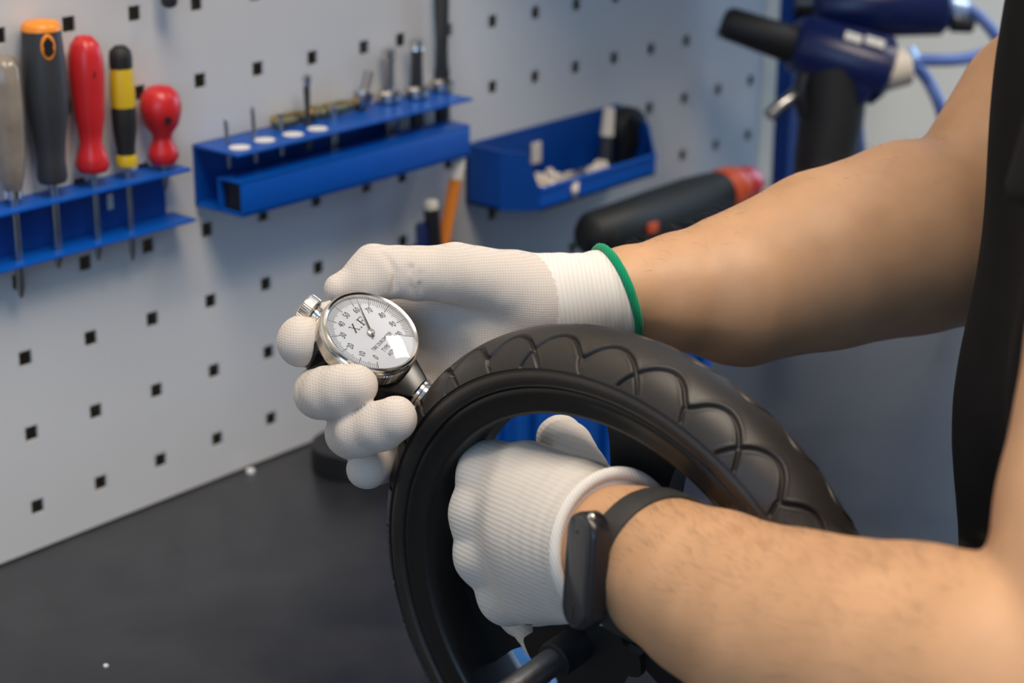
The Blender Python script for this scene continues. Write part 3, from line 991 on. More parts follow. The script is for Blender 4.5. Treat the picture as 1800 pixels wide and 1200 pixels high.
wh = empty('wheel', (WC[0], WC[1], BENCH), 'black spoked wheel with a treaded rubber tyre standing on the bench', 'wheel')
# tread pattern in (angle deg within a 24 deg period, psi deg)
NP = 15
c1_ = [(0, 42), (1.2, 36), (2.6, 27), (4.2, 20), (5.9, 17), (7.6, 18.5), (9.4, 24), (10.8, 31), (11.9, 38), (12.9, 45), (13.7, 52), (14.3, 58)]
c2_ = [(24-a, b) for a, b in c1_]
tail = [(0.3, 42), (0.1, 48), (-0.7, 57)]


def dens(pl, n=60):
    return spline(np.array([(a, b, 0.0) for a, b in pl]), n)[:, :2]


segs = [dens(c1_), dens(c2_), dens(tail, 14), dens([(24+a, b) for a, b in tail], 14), dens([(a+24, b) for a, b in c1_], 60)[:6], dens([(a-24, b) for a, b in c2_], 60)[:6]]
KX = math.radians(1)*(RM+RT)   # metres per degree along the circumference
KP = math.radians(1)*RT


def groove(ang, psi):
    """distance in metres to the nearest groove line"""
    a = np.mod(ang, 24.0)
    best = np.full(a.shape, 9.0)
    for s in segs:
        q = np.stack([s[:, 0]*KX, s[:, 1]*KP], 1)
        p = np.stack([a*KX, np.abs(psi)*KP], -1)
        A0, D = q[:-1], q[1:]-q[:-1]
        for i in range(len(A0)):
            v = p-A0[i]
            t = np.clip((v@D[i])/(D[i]@D[i]), 0, 1)
            best = np.minimum(best, np.linalg.norm(v-t[..., None]*D[i], axis=-1))
    return best


PHASE = 272.2
nth = 240*NP//2     # angular columns
nth = 1680
psis = np.concatenate([np.linspace(-60, 60, 91)])
per = nth//NP
angs = np.arange(per)*24.0/per
Ag, Pg = np.meshgrid(angs, psis, indexing='ij')
dg = groove(Ag+np.where(Pg < 0, 12.0, 0.0), Pg)
depth = 0.0022*np.clip(1.3-dg/0.0009, 0, 1)
lip = 0.00022*np.exp(-((dg-0.0017)/0.0006)**2)
disp = np.tile(-depth+lip, (NP, 1))
disp[:, 0] = disp[:, -1] = 0
TH = np.radians(np.arange(nth)*360.0/nth+PHASE)
ps = np.radians(psis)
rr = RM+(RT+disp)*np.cos(ps)
# slight flattening of the crown shoulders
aa = (RT+disp)*np.sin(ps)
prof_r = [rr]
dirs = np.cos(TH)[:, None]*WA+np.sin(TH)[:, None]*WB
Vt = WC+dirs[:, None]*rr[..., None]+aa[..., None]*WN
Vt = Vt.reshape(-1, 3)
npz = len(psis)
ii, jj = np.meshgrid(np.arange(nth), np.arange(npz-1), indexing='ij')
i2 = (ii+1) % nth
Ft = np.stack([ii*npz+jj, ii*npz+jj+1, i2*npz+jj+1, i2*npz+jj], -1).reshape(-1, 4)
make('tyre_tread', (Vt, Ft.tolist()), 'rubber', wh, 180)


def ring_part(name, prof, m, par=wh, seg=200):
    """prof = [(radius, axial)...] around the wheel axis"""
    V, Fc = [], []
    k = len(prof)
    for j in range(seg):
        th = 2*math.pi*j/seg
        for r, a in prof:
            V.append(wpt(th, r, a))
    for j in range(seg):
        j2 = (j+1) % seg
        for i in range(k-1):
            Fc.append((j*k+i, j*k+i+1, j2*k+i+1, j2*k+i))
    return make(name, (np.array(V), Fc), m, par, 50)


e60r, e60a = RM+RT*math.cos(math.radians(60)), RT*math.sin(math.radians(60))
side = [(e60r, e60a), (e60r-0.0006, e60a-0.0009), (e60r-0.0013, e60a-0.0008), (e60r-0.0022, e60a+0.0006), (0.1205, 0.0212), (0.1182, 0.0212), (0.1166, 0.0206), (0.1160, 0.0198), (0.1156, 0.0185), (0.1150, 0.0175)]
for sgn, nm in ((1, 'sidewall'), (-1, 'sidewall')):
    ring_part(nm, [(r, sgn*a) for r, a in side], 'rubber')
rimp = [(0.1152, 0.017), (0.1151, 0.0192), (0.1142, 0.0198), (0.1120, 0.0196), (0.1075, 0.0180), (0.1050, 0.0186), (0.1032, 0.0180), (0.1020, 0.0160), (0.1014, 0.0120), (0.1010, 0.0), (0.1014, -0.012), (0.1020, -0.016), (0.1032, -0.018), (0.1075, -0.018), (0.1120, -0.0196), (0.1151, -0.0192), (0.1152, -0.017)]
ring_part('rim', rimp, 'rim')
# hub and spokes
make('hub', lathe([(0.010, -0.032), (0.021, -0.030), (0.0235, -0.020), (0.0225, 0.0), (0.0235, 0.018), (0.022, 0.026), (0.010, 0.028)], WC, WN, 40), 'rim', wh, 50)
SP = [math.radians(a) for a in (262-17, 262-17+72, 262-17+144, 262-17+216, 262-17+288)]
SPOKES = [math.radians(a) for a in (262, 22, 142)]
for th in SPOKES:
    er = math.cos(th)*WA+math.sin(th)*WB
    et = -math.sin(th)*WA+math.cos(th)*WB
    V, Fc = [], []
    st = np.linspace(0.018, 0.1025, 9)
    for r in st:
        u = (r-0.018)/(0.0845)
        hw_ = 0.0135+0.0125*u**4
        ht = 0.0055+0.004*(1-u)
        for (s1, s2) in ((-1, -1), (1, -1), (1, 1), (-1, 1)):
            V.append(WC+er*r+et*hw_*s1+WN*(ht*s2-0.009))
    for i in range(len(st)-1):
        for j in range(4):
            k = (j+1) % 4
            Fc.append((i*4+j, i*4+k, (i+1)*4+k, (i+1)*4+j))
    Fc += [(3, 2, 1, 0), tuple(len(V)-4+j for j in range(4))]
    make('spoke', (np.array(V), Fc), 'rim', wh, 40)
# lobed flange, axle rod and nuts
make('lobed_flange', lathe([(0.006, 0.0285), (0.030, 0.0285), (0.030, 0.0325), (0.006, 0.0325)], WC, WN, 120, mod=lambda r, h, th: r if r < 0.01 else r*(1+0.13*math.tanh(3*math.cos(7*th)))), 'rim', wh, 30)
make('axle', lathe([(0.0062, -0.05), (0.0062, 0.115), (0.0048, 0.118)], WC, WN, 24), mat('axle_steel', (0.16, 0.17, 0.185), 0.32, 0.9, bump=(260, 0.25, 0.0006)), wh, 40)
make('axle_sleeve', lathe([(0.0085, 0.0325), (0.0085, 0.050), (0.0072, 0.0505)], WC, WN, 24), 'black', wh, 40)
make('axle_nut', lathe([(0.010, -0.045), (0.010, -0.034)], WC, WN, 6), 'steel', wh, 20)
for (th, s) in ((5.6, 0.024), (5.95, 0.026)):
    o_ = wpt(th, 0.026, 0.0)
    make('flange_bolt', lathe([(0.0034, -0.03), (0.0034, 0.034), (0.0052, 0.0342), (0.0052, 0.0385)], o_, WN, 12), 'steel', wh, 30)
cl = [wpt(4.95+0.10*i, 0.0185+0.0012*math.sin(i), 0.036+0.004*math.sin(i*0.5)) for i in range(9)]
make('spring_clip', sweep(spline(cl, 24), 0.0011, 8), 'pencilend', wh, 60)

# ------------------------------------------------------------------ durometer gauge
GC = P(652, 584, 0.918)           # centre of the dial face
ga = nrm(0.800*CR-0.600*CU-0.10*CF)      # towards the tip
gx = nrm(0.600*CR+0.800*CU)              # image right-up
gn0 = nrm(-CF*0.70+gx*0.714)
gn = nrm(gn0-(gn0@ga)*ga)                # dial normal
gb = np.cross(ga, gn)                    # completes the frame
if gb@gx < 0:
    gb = -gb
gup = -ga                                # top of the dial points to the knob
dg_ = empty('tyre_durometer', GC-np.array([0, 0, 0.03]), 'chrome dial hardness gauge with a black body pressed onto the tyre', 'gauge')
RD = 0.0238


def gp(u, v, w=0.0):
    """dial coordinates: u to reading right, v to reading top, w out of the dial"""
    return GC+gb*u+gup*v+gn*w


def gl(prof, c, axis, seg, m, nm, par=dg_, sm=40, mod=None, caps=True):
    return make(nm, lathe(prof, c, axis, seg, mod=mod, caps=caps), m, par, sm)


bez = gl([(0.0222, -0.0105), (RD-0.0004, -0.0105), (RD+0.0003, -0.0095), (RD+0.0003, -0.0015), (RD-0.0003, -0.0008), (RD-0.0003, -0.0002), (RD+0.0001, 0.0003), (RD-0.0002, 0.0012), (RD-0.0009, 0.0016), (RD-0.0019, 0.0011), (RD-0.0023, 0.0001), (RD-0.0023, -0.0008)], GC, gn, 220, 'chrome', 'bezel', caps=False)
make('knurled_edge', lathe([(RD+0.0001, -0.0090), (RD+0.0007, -0.0084), (RD+0.0007, -0.0028), (RD+0.0001, -0.0022)], GC, gn, 720, mod=lambda r, h, th: r+0.00012*(1 if math.cos(180*th) > 0 else -1), caps=False), 'nickel', bez, 20)
dial = make('dial_face', lathe([(0.0, 0.0), (RD-0.0020, 0.0)], GC-gn*0.0009, gn, 96, caps=False), 'dialwhite', dg_)
# printed scale
V, Fc = [], []


def bar(p0, p1, w, z=-0.0008):
    d = nrm(np.array(p1)-np.array(p0))
    nn = np.array([-d[1], d[0]])*w/2
    k = len(V)
    for q in (np.array(p0)-nn, np.array(p0)+nn, np.array(p1)+nn, np.array(p1)-nn):
        V.append(gp(q[0], q[1], z))
    Fc.append((k, k+1, k+2, k+3))


def dial_ang(v):
    return math.radians(225-2.7*v)


for v in range(101):
    th = dial_ang(v)
    r1 = RD-0.0024
    r0 = r1-(0.0047 if v % 10 == 0 else 0.0042 if v % 5 == 0 else 0.0034)
    bar((r0*math.cos(th), r0*math.sin(th)), (r1*math.cos(th), r1*math.sin(th)), 0.00036 if v % 10 == 0 else 0.00021)
make('scale_marks', (np.array(V), Fc), 'ink', dial)


def text_geo(body, size):
    cu = bpy.data.curves.new('t', 'FONT')
    cu.body = body
    cu.size = size
    cu.align_x = 'CENTER'
    cu.align_y = 'CENTER'
    cu.resolution_u = 3
    o = bpy.data.objects.new('t', cu)
    COL.objects.link(o)
    dg = bpy.context.evaluated_depsgraph_get()
    me = bpy.data.meshes.new_from_object(o.evaluated_get(dg))
    v = np.array([q.co[:] for q in me.vertices])
    f = [tuple(p.vertices) for p in me.polygons]
    bpy.data.objects.remove(o)
    bpy.data.curves.remove(cu)
    bpy.data.meshes.remove(me)
    return v, f


def dial_text(body, size, u, v, sx=1.0, rot=0.0, z=-0.00078):
    tv, tf = text_geo(body, size)
    x = tv[:, 0]*sx
    y = tv[:, 1]
    c, s = math.cos(rot), math.sin(rot)
    xx, yy = x*c-y*s+u, x*s+y*c+v
    return np.array([gp(a, b, z) for a, b in zip(xx, yy)]), tf


nums = []
for v in range(0, 101, 10):
    th = dial_ang(v)
    r = RD-0.0096
    nums.append(dial_text(str(v), 0.0045, r*math.cos(th), r*math.sin(th), 0.72, (th-math.pi/2)*0.25 if 0 < v < 100 else 0))
make('numerals', merge(*nums), 'ink', dial)
# serif brand letters, built as strokes
V, Fc = [], []
ox, oy = -0.0048, 0.0050
bar((ox-0.0002, oy), (ox+0.0026, oy+0.0042), 0.0007)
bar((ox+0.0026, oy), (ox-0.0002, oy+0.0042), 0.00035)
for (sx_, sy_) in ((-0.0002, 0.0), (0.0026, 0.0), (-0.0002, 0.0042), (0.0026, 0.0042)):
    bar((ox+sx_-0.0007, oy+sy_), (ox+sx_+0.0007, oy+sy_), 0.0003)
bar((ox+0.0042, oy+0.0001), (ox+0.0050, oy+0.0001), 0.0007)
fx = ox+0.0068
bar((fx, oy), (fx, oy+0.0042), 0.0007)
bar((fx-0.0007, oy), (fx+0.0008, oy), 0.0003)
bar((fx-0.0007, oy+0.0042), (fx+0.0028, oy+0.0042), 0.00035)
bar((fx, oy+0.0022), (fx+0.0019, oy+0.0022), 0.0003)
bar((fx+0.0028, oy+0.0043), (fx+0.0028, oy+0.0032), 0.0003)
bar((fx+0.0019, oy+0.0028), (fx+0.0019, oy+0.0016), 0.0003)
make('brand_letters', (np.array(V), Fc), 'ink', dial)
make('dial_lettering', merge(dial_text('TIRE DUROMETER', 0.0027, 0.0004, -0.0066, 0.74), dial_text('TYPE  A', 0.0030, 0.0, -0.0102, 0.80), dial_text('ASTM', 0.0028, -0.0012, -0.0136, 0.8)), 'ink', dial)
# needle
th = dial_ang(63.0)
dn = np.array([math.cos(th), math.sin(th)])
pn = np.array([-dn[1], dn[0]])
poly = [(dn*-0.003+pn*0.0005), (dn*0.0195+pn*0.0001), (dn*0.0195-pn*0.0001), (dn*-0.003-pn*0.0005)]
make('needle', prism([(q[0], q[1]) for q in poly], GC+gn*0.0003, gb, gup, gn, 0.0002), 'darksteel', dg_)
gl([(0.0019, 0.0), (0.0019, 0.0006), (0.0014, 0.0010), (0.0, 0.0010)], GC, gn, 28, 'nickel', 'needle_cap')
# domed crystal
gl([(r_, 0.0008+0.0022*(1-(r_/(RD-0.0021))**2)) for r_ in np.linspace(RD-0.0021, 0.0, 16)], GC, gn, 96, 'glass', 'crystal', sm=180, caps=False)
# black body behind the dial
body = [(-0.0120, 0.0235), (0.0120, 0.0235), (0.0205, 0.014), (0.0205, -0.012), (0.0085, -0.0325), (0.0065, -0.0342), (-0.0065, -0.0342), (-0.0085, -0.0325), (-0.0205, -0.012), (-0.0205, 0.014)]
bm = bmesh.new()
vs = [bm.verts.new(Vector(gp(u, v, -0.0265))) for u, v in body]
f0 = bm.faces.new(vs)
ex = bmesh.ops.extrude_face_region(bm, geom=[f0])
bmesh.ops.translate(bm, verts=[g_ for g_ in ex['geom'] if isinstance(g_, bmesh.types.BMVert)], vec=Vector(gn*0.0162))
bmesh.ops.recalc_face_normals(bm, faces=list(bm.faces))
bmesh.ops.bevel(bm, geom=list(bm.edges), offset=0.0012, segments=3, profile=0.5, affect='EDGES')
bm.verts.index_update()
bv = np.array([v.co[:] for v in bm.verts])
bf = [tuple(v.index for v in f.verts) for f in bm.faces]
bm.free()
make('case', (bv, bf), mat('gauge_case_black', (0.003, 0.003, 0.003), 0.22, spec=0.3), dg_, 40)
# knob end
kc = gp(0.0, 0.0232, -0.0135)
gl([(0.0032, -0.002), (0.0032, 0.0032), (0.0042, 0.0034), (0.0042, 0.0052), (0.003, 0.0056), (0.003, 0.0070)], kc, gup, 28, 'chrome', 'knob_stem')
gl([(0.0050, 0.0056), (0.0063, 0.0060), (0.0069, 0.0066), (0.0069, 0.0112), (0.0063, 0.0120), (0.0047, 0.0124), (0.0, 0.0124)], kc, gup, 160, 'nickel', 'knurled_knob', sm=25,
   mod=lambda r, h, th: r+(0.00025*(1 if math.cos(40*th) > 0 else -1) if 0.0063 < h < 0.0118 and r > 0.0065 else 0))
gl([(0.0085, 0.0), (0.0085, 0.0012), (0.0078, 0.0018), (0.003, 0.0018)], kc, gup, 4, 'chrome', 'top_plate', sm=20)
# foot pressed on the tyre
fc = gp(0.0, -0.0340, -0.0125)
gl([(0.0062, -0.001), (0.0074, 0.0), (0.0074, 0.0014), (0.0066, 0.0018), (0.0070, 0.0050), (0.0084, 0.0053), (0.0088, 0.0060), (0.0088, 0.0112), (0.0080, 0.0118), (0.0, 0.0118)], fc, ga, 48, 'chrome', 'presser_foot')

# ------------------------------------------------------------------ the person
per_ = empty('person', (0.18, -0.70, 0.0), 'person in a black T-shirt and white gloves leaning over the wheel', 'person')


def J(*pts):
    return [(P(x, y, d), r) for x, y, d, r in pts]


# --- right hand: holds the gauge
R_wr = [(P(985, 500, .955), .0165), (P(985, 548, .958), .0165)]
R_meta = [J((965, 516, .957, .0155), (860, 548, .964, .0155), (745, 560, .975, .0128)),
          J((965, 524, .958, .0158), (860, 580, .967, .0155), (750, 620, .985, .0128)),
          J((965, 540, .959, .0158), (865, 615, .968, .0145), (760, 680, .985, .0122)),
          J((965, 550, .959, .0155), (875, 645, .966, .0135), (780, 735, .975, .0112))]
R_thumb = J((960, 518, .956, .0150), (895, 500, .952, .0168), (800, 480, .946, .0145), (735, 481, .945, .0132), (700, 478, .946, .0124), (659, 472, .944, .0118), (640, 484, .942, .0103), (617, 498, .940, .0076), (595, 507, .938, .0068))
R_pad = J((668, 488, .942, .0108), (648, 499, .940, .0096))
R_fing = [J((745, 560, .975, .0125), (610, 560, .978, .0118), (556, 580, .960, .0120), (531, 600, .925, .0120)),
          J((750, 620, .985, .0125), (592, 666, .966, .0120), (563, 690, .926, .0123), (577, 691, .911, .0123), (602, 685, .905, .0119), (623, 679, .902, .0107)),
          J((760, 680, .985, .0120), (645, 748, .966, .0114), (617, 762, .924, .0116), (634, 760, .907, .0116), (668, 748, .899, .0113), (695, 736, .894, .0104)),
          J((780, 735, .975, .0108), (705, 785, .970, .0102), (668, 813, .953, .0100), (645, 823, .927, .0097))]
R_cuffA, R_cuffE = P(958, 528, .954), P(1083, 517, .975)
R_cn = nrm(0.86*CR+0.42*CU*0.85+0.22*CF)


def hand_field(p, meta, thumb, pads, fing, infl=0.0, kf=0.009):
    q = np.array([a for m in meta+fing+[thumb] for a, _ in m])
    lo_, hi_ = q.min(0)-0.022, q.max(0)+0.022
    out = np.linalg.norm(np.maximum(np.maximum(lo_-p, p-hi_), 0), axis=1)
    near = out < 0.012
    res = out+0.004
    if near.any():
        res[near] = hand_core(p[near], meta, thumb, pads, fing, kf)
    return res-infl


def hand_core(p, meta, thumb, pads, fing, kf):
    palm = None
    for m in meta:
        c = chain(p, m, 0.002)
        palm = c if palm is None else smin(palm, c, 0.010)
    th = chain(p, thumb, 0.002)
    for q in pads:
        th = smin(th, chain(p, q, 0.003), 0.004)
    palm = smin(palm, th, 0.0042)
    tot = palm
    for f in fing:
        tot = np.minimum(tot, smin(palm, chain(p, f, 0.002), kf))
    return tot


def fnoise(p, s, seed=0.0):
    return (np.sin(p[:, 0]*s+seed+1.7*np.sin(p[:, 1]*s*0.7))+np.sin(p[:, 1]*s*1.1+2.0+seed+1.3*np.sin(p[:, 2]*s*0.8))+np.sin(p[:, 2]*s*0.9+4.0+seed+1.5*np.sin(p[:, 0]*s*0.6)))/3


def creases(p, lines, w, depth):
    """soft folds along short 3-D polylines"""
    d = np.full(len(p), 9.0)
    for a, b in lines:
        d = np.minimum(d, cone(p, a, b, 0, 0))
    return depth*np.exp(-(d/w)**2)


R_cr = [(P(678, 446, .934), P(693, 478, .933)), (P(693, 478, .933), P(693, 525, .935)), (P(722, 470, .933), P(722, 525, .935)), (P(740, 480, .933), P(738, 525, .935))]


def cuff_field(p, a, e, ra, rb, nrmal, ribs=None):
    ax = nrm(e-a)
    c = cone(p, a, e+ax*0.03, ra, rb+(rb-ra)*0.2)
    t = (p-a)@ax
    c = c-0.00018*np.sin(t*2*math.pi/0.009)*(t > 0)
    return np.maximum(c, (p-e)@nrmal)


def right_glove(p):
    h = hand_field(p, R_meta, R_thumb, [R_pad], R_fing)
    h = h+creases(p, R_cr[:2], 0.0014, 0.0026)+creases(p, R_cr[2:], 0.0014, 0.0013)
    h = h+0.0004*fnoise(p, 260.0)
    c = cuff_field(p, R_cuffA, R_cuffE, 0.0190, 0.0260, R_cn)
    return np.maximum(smin(h, c, 0.012), (p-R_cuffE)@R_cn)


def bounds(pts, pad):
    q = np.array(pts)
    return q.min(0)-pad, q.max(0)+pad


allR = [q for m in R_meta+R_fing+[R_thumb] for q, _ in m]+[R_cuffE, R_cuffA]
lo, hi = bounds(allR, 0.036)
gr = make_sdf('right_glove', right_glove, lo, hi, 0.00115, 'knit_r', per_, 'white knitted glove with a green hem holding the gauge')
# split the ribbed cuff material by the wrist
gr.data.materials.append(MT['cuff_knit'])
axr = nrm(R_cuffE-R_cuffA)
wr_base = world_base(per_)
co = np.empty(len(gr.data.vertices)*3)
gr.data.vertices.foreach_get('co', co)
co = co.reshape(-1, 3)+wr_base
fcen = np.array([co[list(pp.vertices)].mean(0) for pp in gr.data.polygons])
tt = (fcen-P(945, 522, .950))@axr
gr.data.polygons.foreach_set('material_index', (tt > 0).astype(np.int32))


def hem_ring(center, normal, field, r, n=72, tube=0.0017, shift=0.0):
    s, t, a = frame(normal)
    pts = []
    for th in np.linspace(0, 2*math.pi, n, endpoint=False):
        d = math.cos(th)*s+math.sin(th)*t
        # march outward to the glove surface
        ls = np.linspace(0.004, 0.06, 160)
        q = center-normal*0.0022+ls[:, None]*d
        v = field(q)
        k = np.argmax(v > 0)
        pts.append(center+normal*shift+d*(ls[k]+0.0002))
    return np.array(pts)


rp = hem_ring(R_cuffE, R_cn, right_glove, 0.026)
make('green_hem', sweep(rp, 0.0022, 12, True), 'green', gr, 180, label='green stitched hem')

# --- left hand: inside the wheel
L_meta = [J((1010, 880, .856, .0170), (925, 838, .883, .0162), (860, 832, .905, .0135)),
          J((1010, 920, .852, .0170), (920, 895, .878, .0167), (845, 902, .903, .0135)),
          J((1010, 965, .852, .0170), (925, 962, .878, .0164), (855, 977, .903, .0132)),
          J((1010, 1020, .856, .0170), (945, 1035, .880, .0165), (892, 1045, .903, .0125))]
L_thumb = J((1035, 880, .872, .0160), (1010, 830, .892, .0150), (995, 785, .912, .0125), (985, 770, .935, .0108), (978, 768, .955, .0100))
L_fing = [J((860, 832, .905, .0130), (866, 852, .938, .0118), (880, 880, .958, .0110), (925, 895, .945, .0105)),
          J((845, 902, .903, .0130), (856, 915, .938, .0118), (872, 935, .960, .0110), (920, 945, .946, .0105)),
          J((855, 977, .903, .0125), (864, 988, .938, .0115), (885, 1000, .958, .0107), (925, 1005, .945, .0100)),
          J((892, 1045, .903, .0118), (890, 1054, .932, .0105), (915, 1085, .938, .0090), (930, 1110, .925, .0066), (944, 1130, .915, .0068))]
L_cuffA, L_cuffE = P(985, 945, .868), P(1082, 960, .829)
L_ax = nrm(P(1257, 1048, .772)-P(1045, 950, .840))
L_cn = nrm(L_ax+0.15*CU)


def left_glove(p):
    h = hand_field(p, L_meta, L_thumb, [], L_fing)
    h = h+0.0005*fnoise(p, 200.0, 1.0)
    c = cuff_field(p, L_cuffA, L_cuffE, 0.0305, 0.0312, L_cn)
    return np.maximum(smin(h, c, 0.014), (p-L_cuffE)@L_cn)


allL = [q for m in L_meta+L_fing+[L_thumb] for q, _ in m]+[L_cuffE, L_cuffA]
lo, hi = bounds(allL, 0.042)
gl_ = make_sdf('left_glove', left_glove, lo, hi, 0.0012, 'knit_l', per_, 'white ribbed glove gripping inside the wheel')
lp = hem_ring(L_cuffE, L_cn, left_glove, 0.031)
make('rolled_cuff_edge', sweep(lp, 0.0026, 12, True), 'edge_knit', gl_, 180)

# --- body
T_F = nrm((-0.30, 0.95, 0))
T_R = nrm((0.95, 0.30, 0))
TC = np.array([0.175, -0.705, 0.0])
SH_R = TC+T_R*0.175+np.array([0, 0, 1.415])+T_F*0.01
SH_L = TC-T_R*0.175+np.array([0, 0, 1.415])+T_F*0.01
A_R = J((965, 528, .957, .0165), (1040, 519, .968, .0198), (1110, 512, .976, .0226), (1200, 512, .985, .0300), (1300, 507, .995, .0392), (1450, 457, 1.015, .0465), (1600, 418, 1.035, .0510), (1745, 400, 1.055, .0500))
A_R += [(P(1850, 200, 1.075), .0465), (SH_R, .055)]
A_L = J((985, 945, .862, .0255), (1045, 955, .840, .0270), (1120, 978, .818, .0286), (1257, 1048, .772, .0338), (1400, 1122, .736, .0407), (1600, 1182, .695, .0458), (1780, 1222, .662, .0470), (1935, 1250, .645, .0452))
A_L += [(P(1990, 900, .66), .0445), (P(2045, 600, .672), .0450), (SH_L, .055)]


def torso(p, infl=0.0):
    z = p[:, 2]
    x = (p-TC)@T_R
    y = (p-TC)@T_F
    u = np.clip((z-0.92)/0.50, 0, 1)
    wx = 0.165-0.012*np.sin(u*math.pi)+0.02*u
    wy = 0.108+0.012*np.sin(u*math.pi*0.9)
    n = 2.4
    rad = (np.abs(x/wx)**n+np.abs(y/wy)**n)**(1/n)
    d = (rad-1)*np.minimum(wx, wy)
    zt = np.maximum(z-1.44+0.35*np.abs(x)**1.3, 0.90-z)
    return np.maximum(d, zt*0.9)-infl


HC = TC+T_F*0.075+np.array([-0.03, 0, 1.615])
HF = nrm(T_F+np.array([-0.45, 0, -0.45]))     # gaze
HS = nrm(np.cross(HF, (0, 0, 1)))
HU = np.cross(HS, HF)


def head(p):
    q = p-HC
    a, b, c = q@HS, q@HF, q@HU
    sk = (np.sqrt((a/0.074)**2+((b+0.012)/0.092)**2+((c-0.025)/0.088)**2)-1)*0.078
    jaw = cone(p, HC+HF*0.03-HU*0.035, HC+HF*0.055-HU*0.085, 0.05, 0.03)
    d = smin(sk, jaw, 0.03)
    nose = cone(p, HC+HF*0.085-HU*0.0, HC+HF*0.108-HU*0.032, 0.007, 0.012)
    d = smin(d, nose, 0.008)
    for s in (-1, 1):
        d = np.minimum(d, smin(d, cone(p, HC+HS*s*0.078-HF*0.01+HU*0.012, HC+HS*s*0.077-HF*0.008-HU*0.02, 0.012, 0.008), 0.006))
        eye = HC+HS*s*0.032+HF*0.092+HU*0.004
        d = -smin(-d, np.linalg.norm(p-eye, axis=1)-0.011, 0.008)
        d = smin(d, np.linalg.norm(p-(eye-HF*0.014), axis=1)-0.0125, 0.002)
        d = smin(d, cone(p, HC+HS*s*0.014+HF*0.09+HU*0.02, HC+HS*s*0.05+HF*0.076+HU*0.022, 0.006, 0.005), 0.008)
    lip = cone(p, HC+HF*0.083-HU*0.058-HS*0.02, HC+HF*0.083-HU*0.058+HS*0.02, 0.007, 0.007)
    d = smin(d, lip, 0.005)
    d = d+creases(p, [(HC+HF*0.092-HU*0.058-HS*0.02, HC+HF*0.092-HU*0.058+HS*0.02)], 0.002, 0.003)
    return d


R_tendon = [(P(1150, 552, .962), P(1290, 566, .968), .0012, .003), (P(1150, 532, .962), P(1250, 538, .965), .0010, .002)]


def body_field(p):
    ar = chain(p, A_R, 0.004)
    for a, b, ra, rb in R_tendon:
        ar = smin(ar, cone(p, a, b, ra, rb), 0.006)
    ar = smin(ar, cone(p, P(1725, 335, 1.055), P(1802, 180, 1.07), 0.040, 0.036), 0.012)
    al = chain(p, A_L, 0.004)
    # the hands inside the gloves, a touch smaller than the knit
    hr = hand_field(p, R_meta, R_thumb, [R_pad], R_fing, -0.0032)
    hl = hand_field(p, L_meta, L_thumb, [], L_fing, -0.0032)
    ar = smin(ar, hr, 0.006)
    al = smin(al, hl, 0.006)
    t = torso(p)
    d = smin(smin(t, ar, 0.03), al, 0.03)
    neck = cone(p, TC+np.array([0, 0, 1.40]), HC-HF*0.03-HU*0.02, 0.058, 0.054)
    d = smin(d, neck, 0.03)
    return smin(d, head(p), 0.02)


bpts = [q for q, _ in A_R+A_L]+allR+allL+[HC+np.array([0, 0, 0.13]), TC+np.array([0.2, 0.2, 0.95]), TC-np.array([0.2, 0.2, -0.95])]
lo, hi = bounds(bpts, 0.06)
bodyo = make_sdf('body', body_field, lo, hi, 0.0030, 'skin', per_)

# --- clothing
SL_R = nrm(A_R[-2][0]-SH_R)
SL_L = nrm(A_L[-2][0]-SH_L)


def shirt_field(p):
    t = torso(p, 0.013)
    z = p[:, 2]
    x = (p-TC)@T_R
    y = (p-TC)@T_F
    # hanging cloth: vertical folds that deepen towards the hem
    u = np.clip((1.40-z)/0.45, 0, 1)
    fold = (0.003+0.005*u)*np.sin(x*62+2.2*np.sin(z*9)+0.8)+0.005*u*np.sin(z*40+x*14+1.0)
    t = t-fold*np.clip(y*14, 0, 1)-0.004*u*np.clip(y*8, 0, 1)
    for S, A, sd in ((SH_R, SL_R, 1), (SH_L, SL_L, -1)):
        e = S+A*0.20
        c = cone(p, S-A*0.02, e, 0.068, 0.066)
        c = np.maximum(c, (p-(S+A*0.165))@A)
        t = smin(t, c, 0.03)
    neck = np.linalg.norm((p-(TC+np.array([0, 0, 1.475])+T_F*0.02))*np.array([1, 1, 1.2]), axis=1)-0.075
    t = np.maximum(t, -neck)
    return np.maximum(t, 0.89-z)


lo, hi = bounds([SH_R+SL_R*0.2, SH_L+SL_L*0.2, SH_R, SH_L, TC+np.array([.2, .2, .9]), TC-np.array([.2, .2, -.9])], 0.085)
make_sdf('t_shirt', shirt_field, lo, hi, 0.0038, 'shirt', per_, 'loose black T-shirt')


def legs(p):
    d = None
    for s in (-1, 1):
        hip = TC+T_R*s*0.085+np.array([0, 0, 0.90])
        kn = TC+T_R*s*0.11+T_F*0.01-T_F*0.02+np.array([0, 0, 0.48])
        an = TC+T_R*s*0.12-T_F*0.03+np.array([0, 0, 0.07])
        c = chain(p, [(hip, 0.092), (kn, 0.068), (an, 0.058)], 0.02)
        d = c if d is None else smin(d, c, 0.012)
    pel = cone(p, TC-T_R*0.07+np.array([0, 0, 0.90]), TC+T_R*0.07+np.array([0, 0, 0.90]), 0.108, 0.108)
    d = smin(d, pel, 0.03)
    return np.maximum(d, 0.045-p[:, 2])


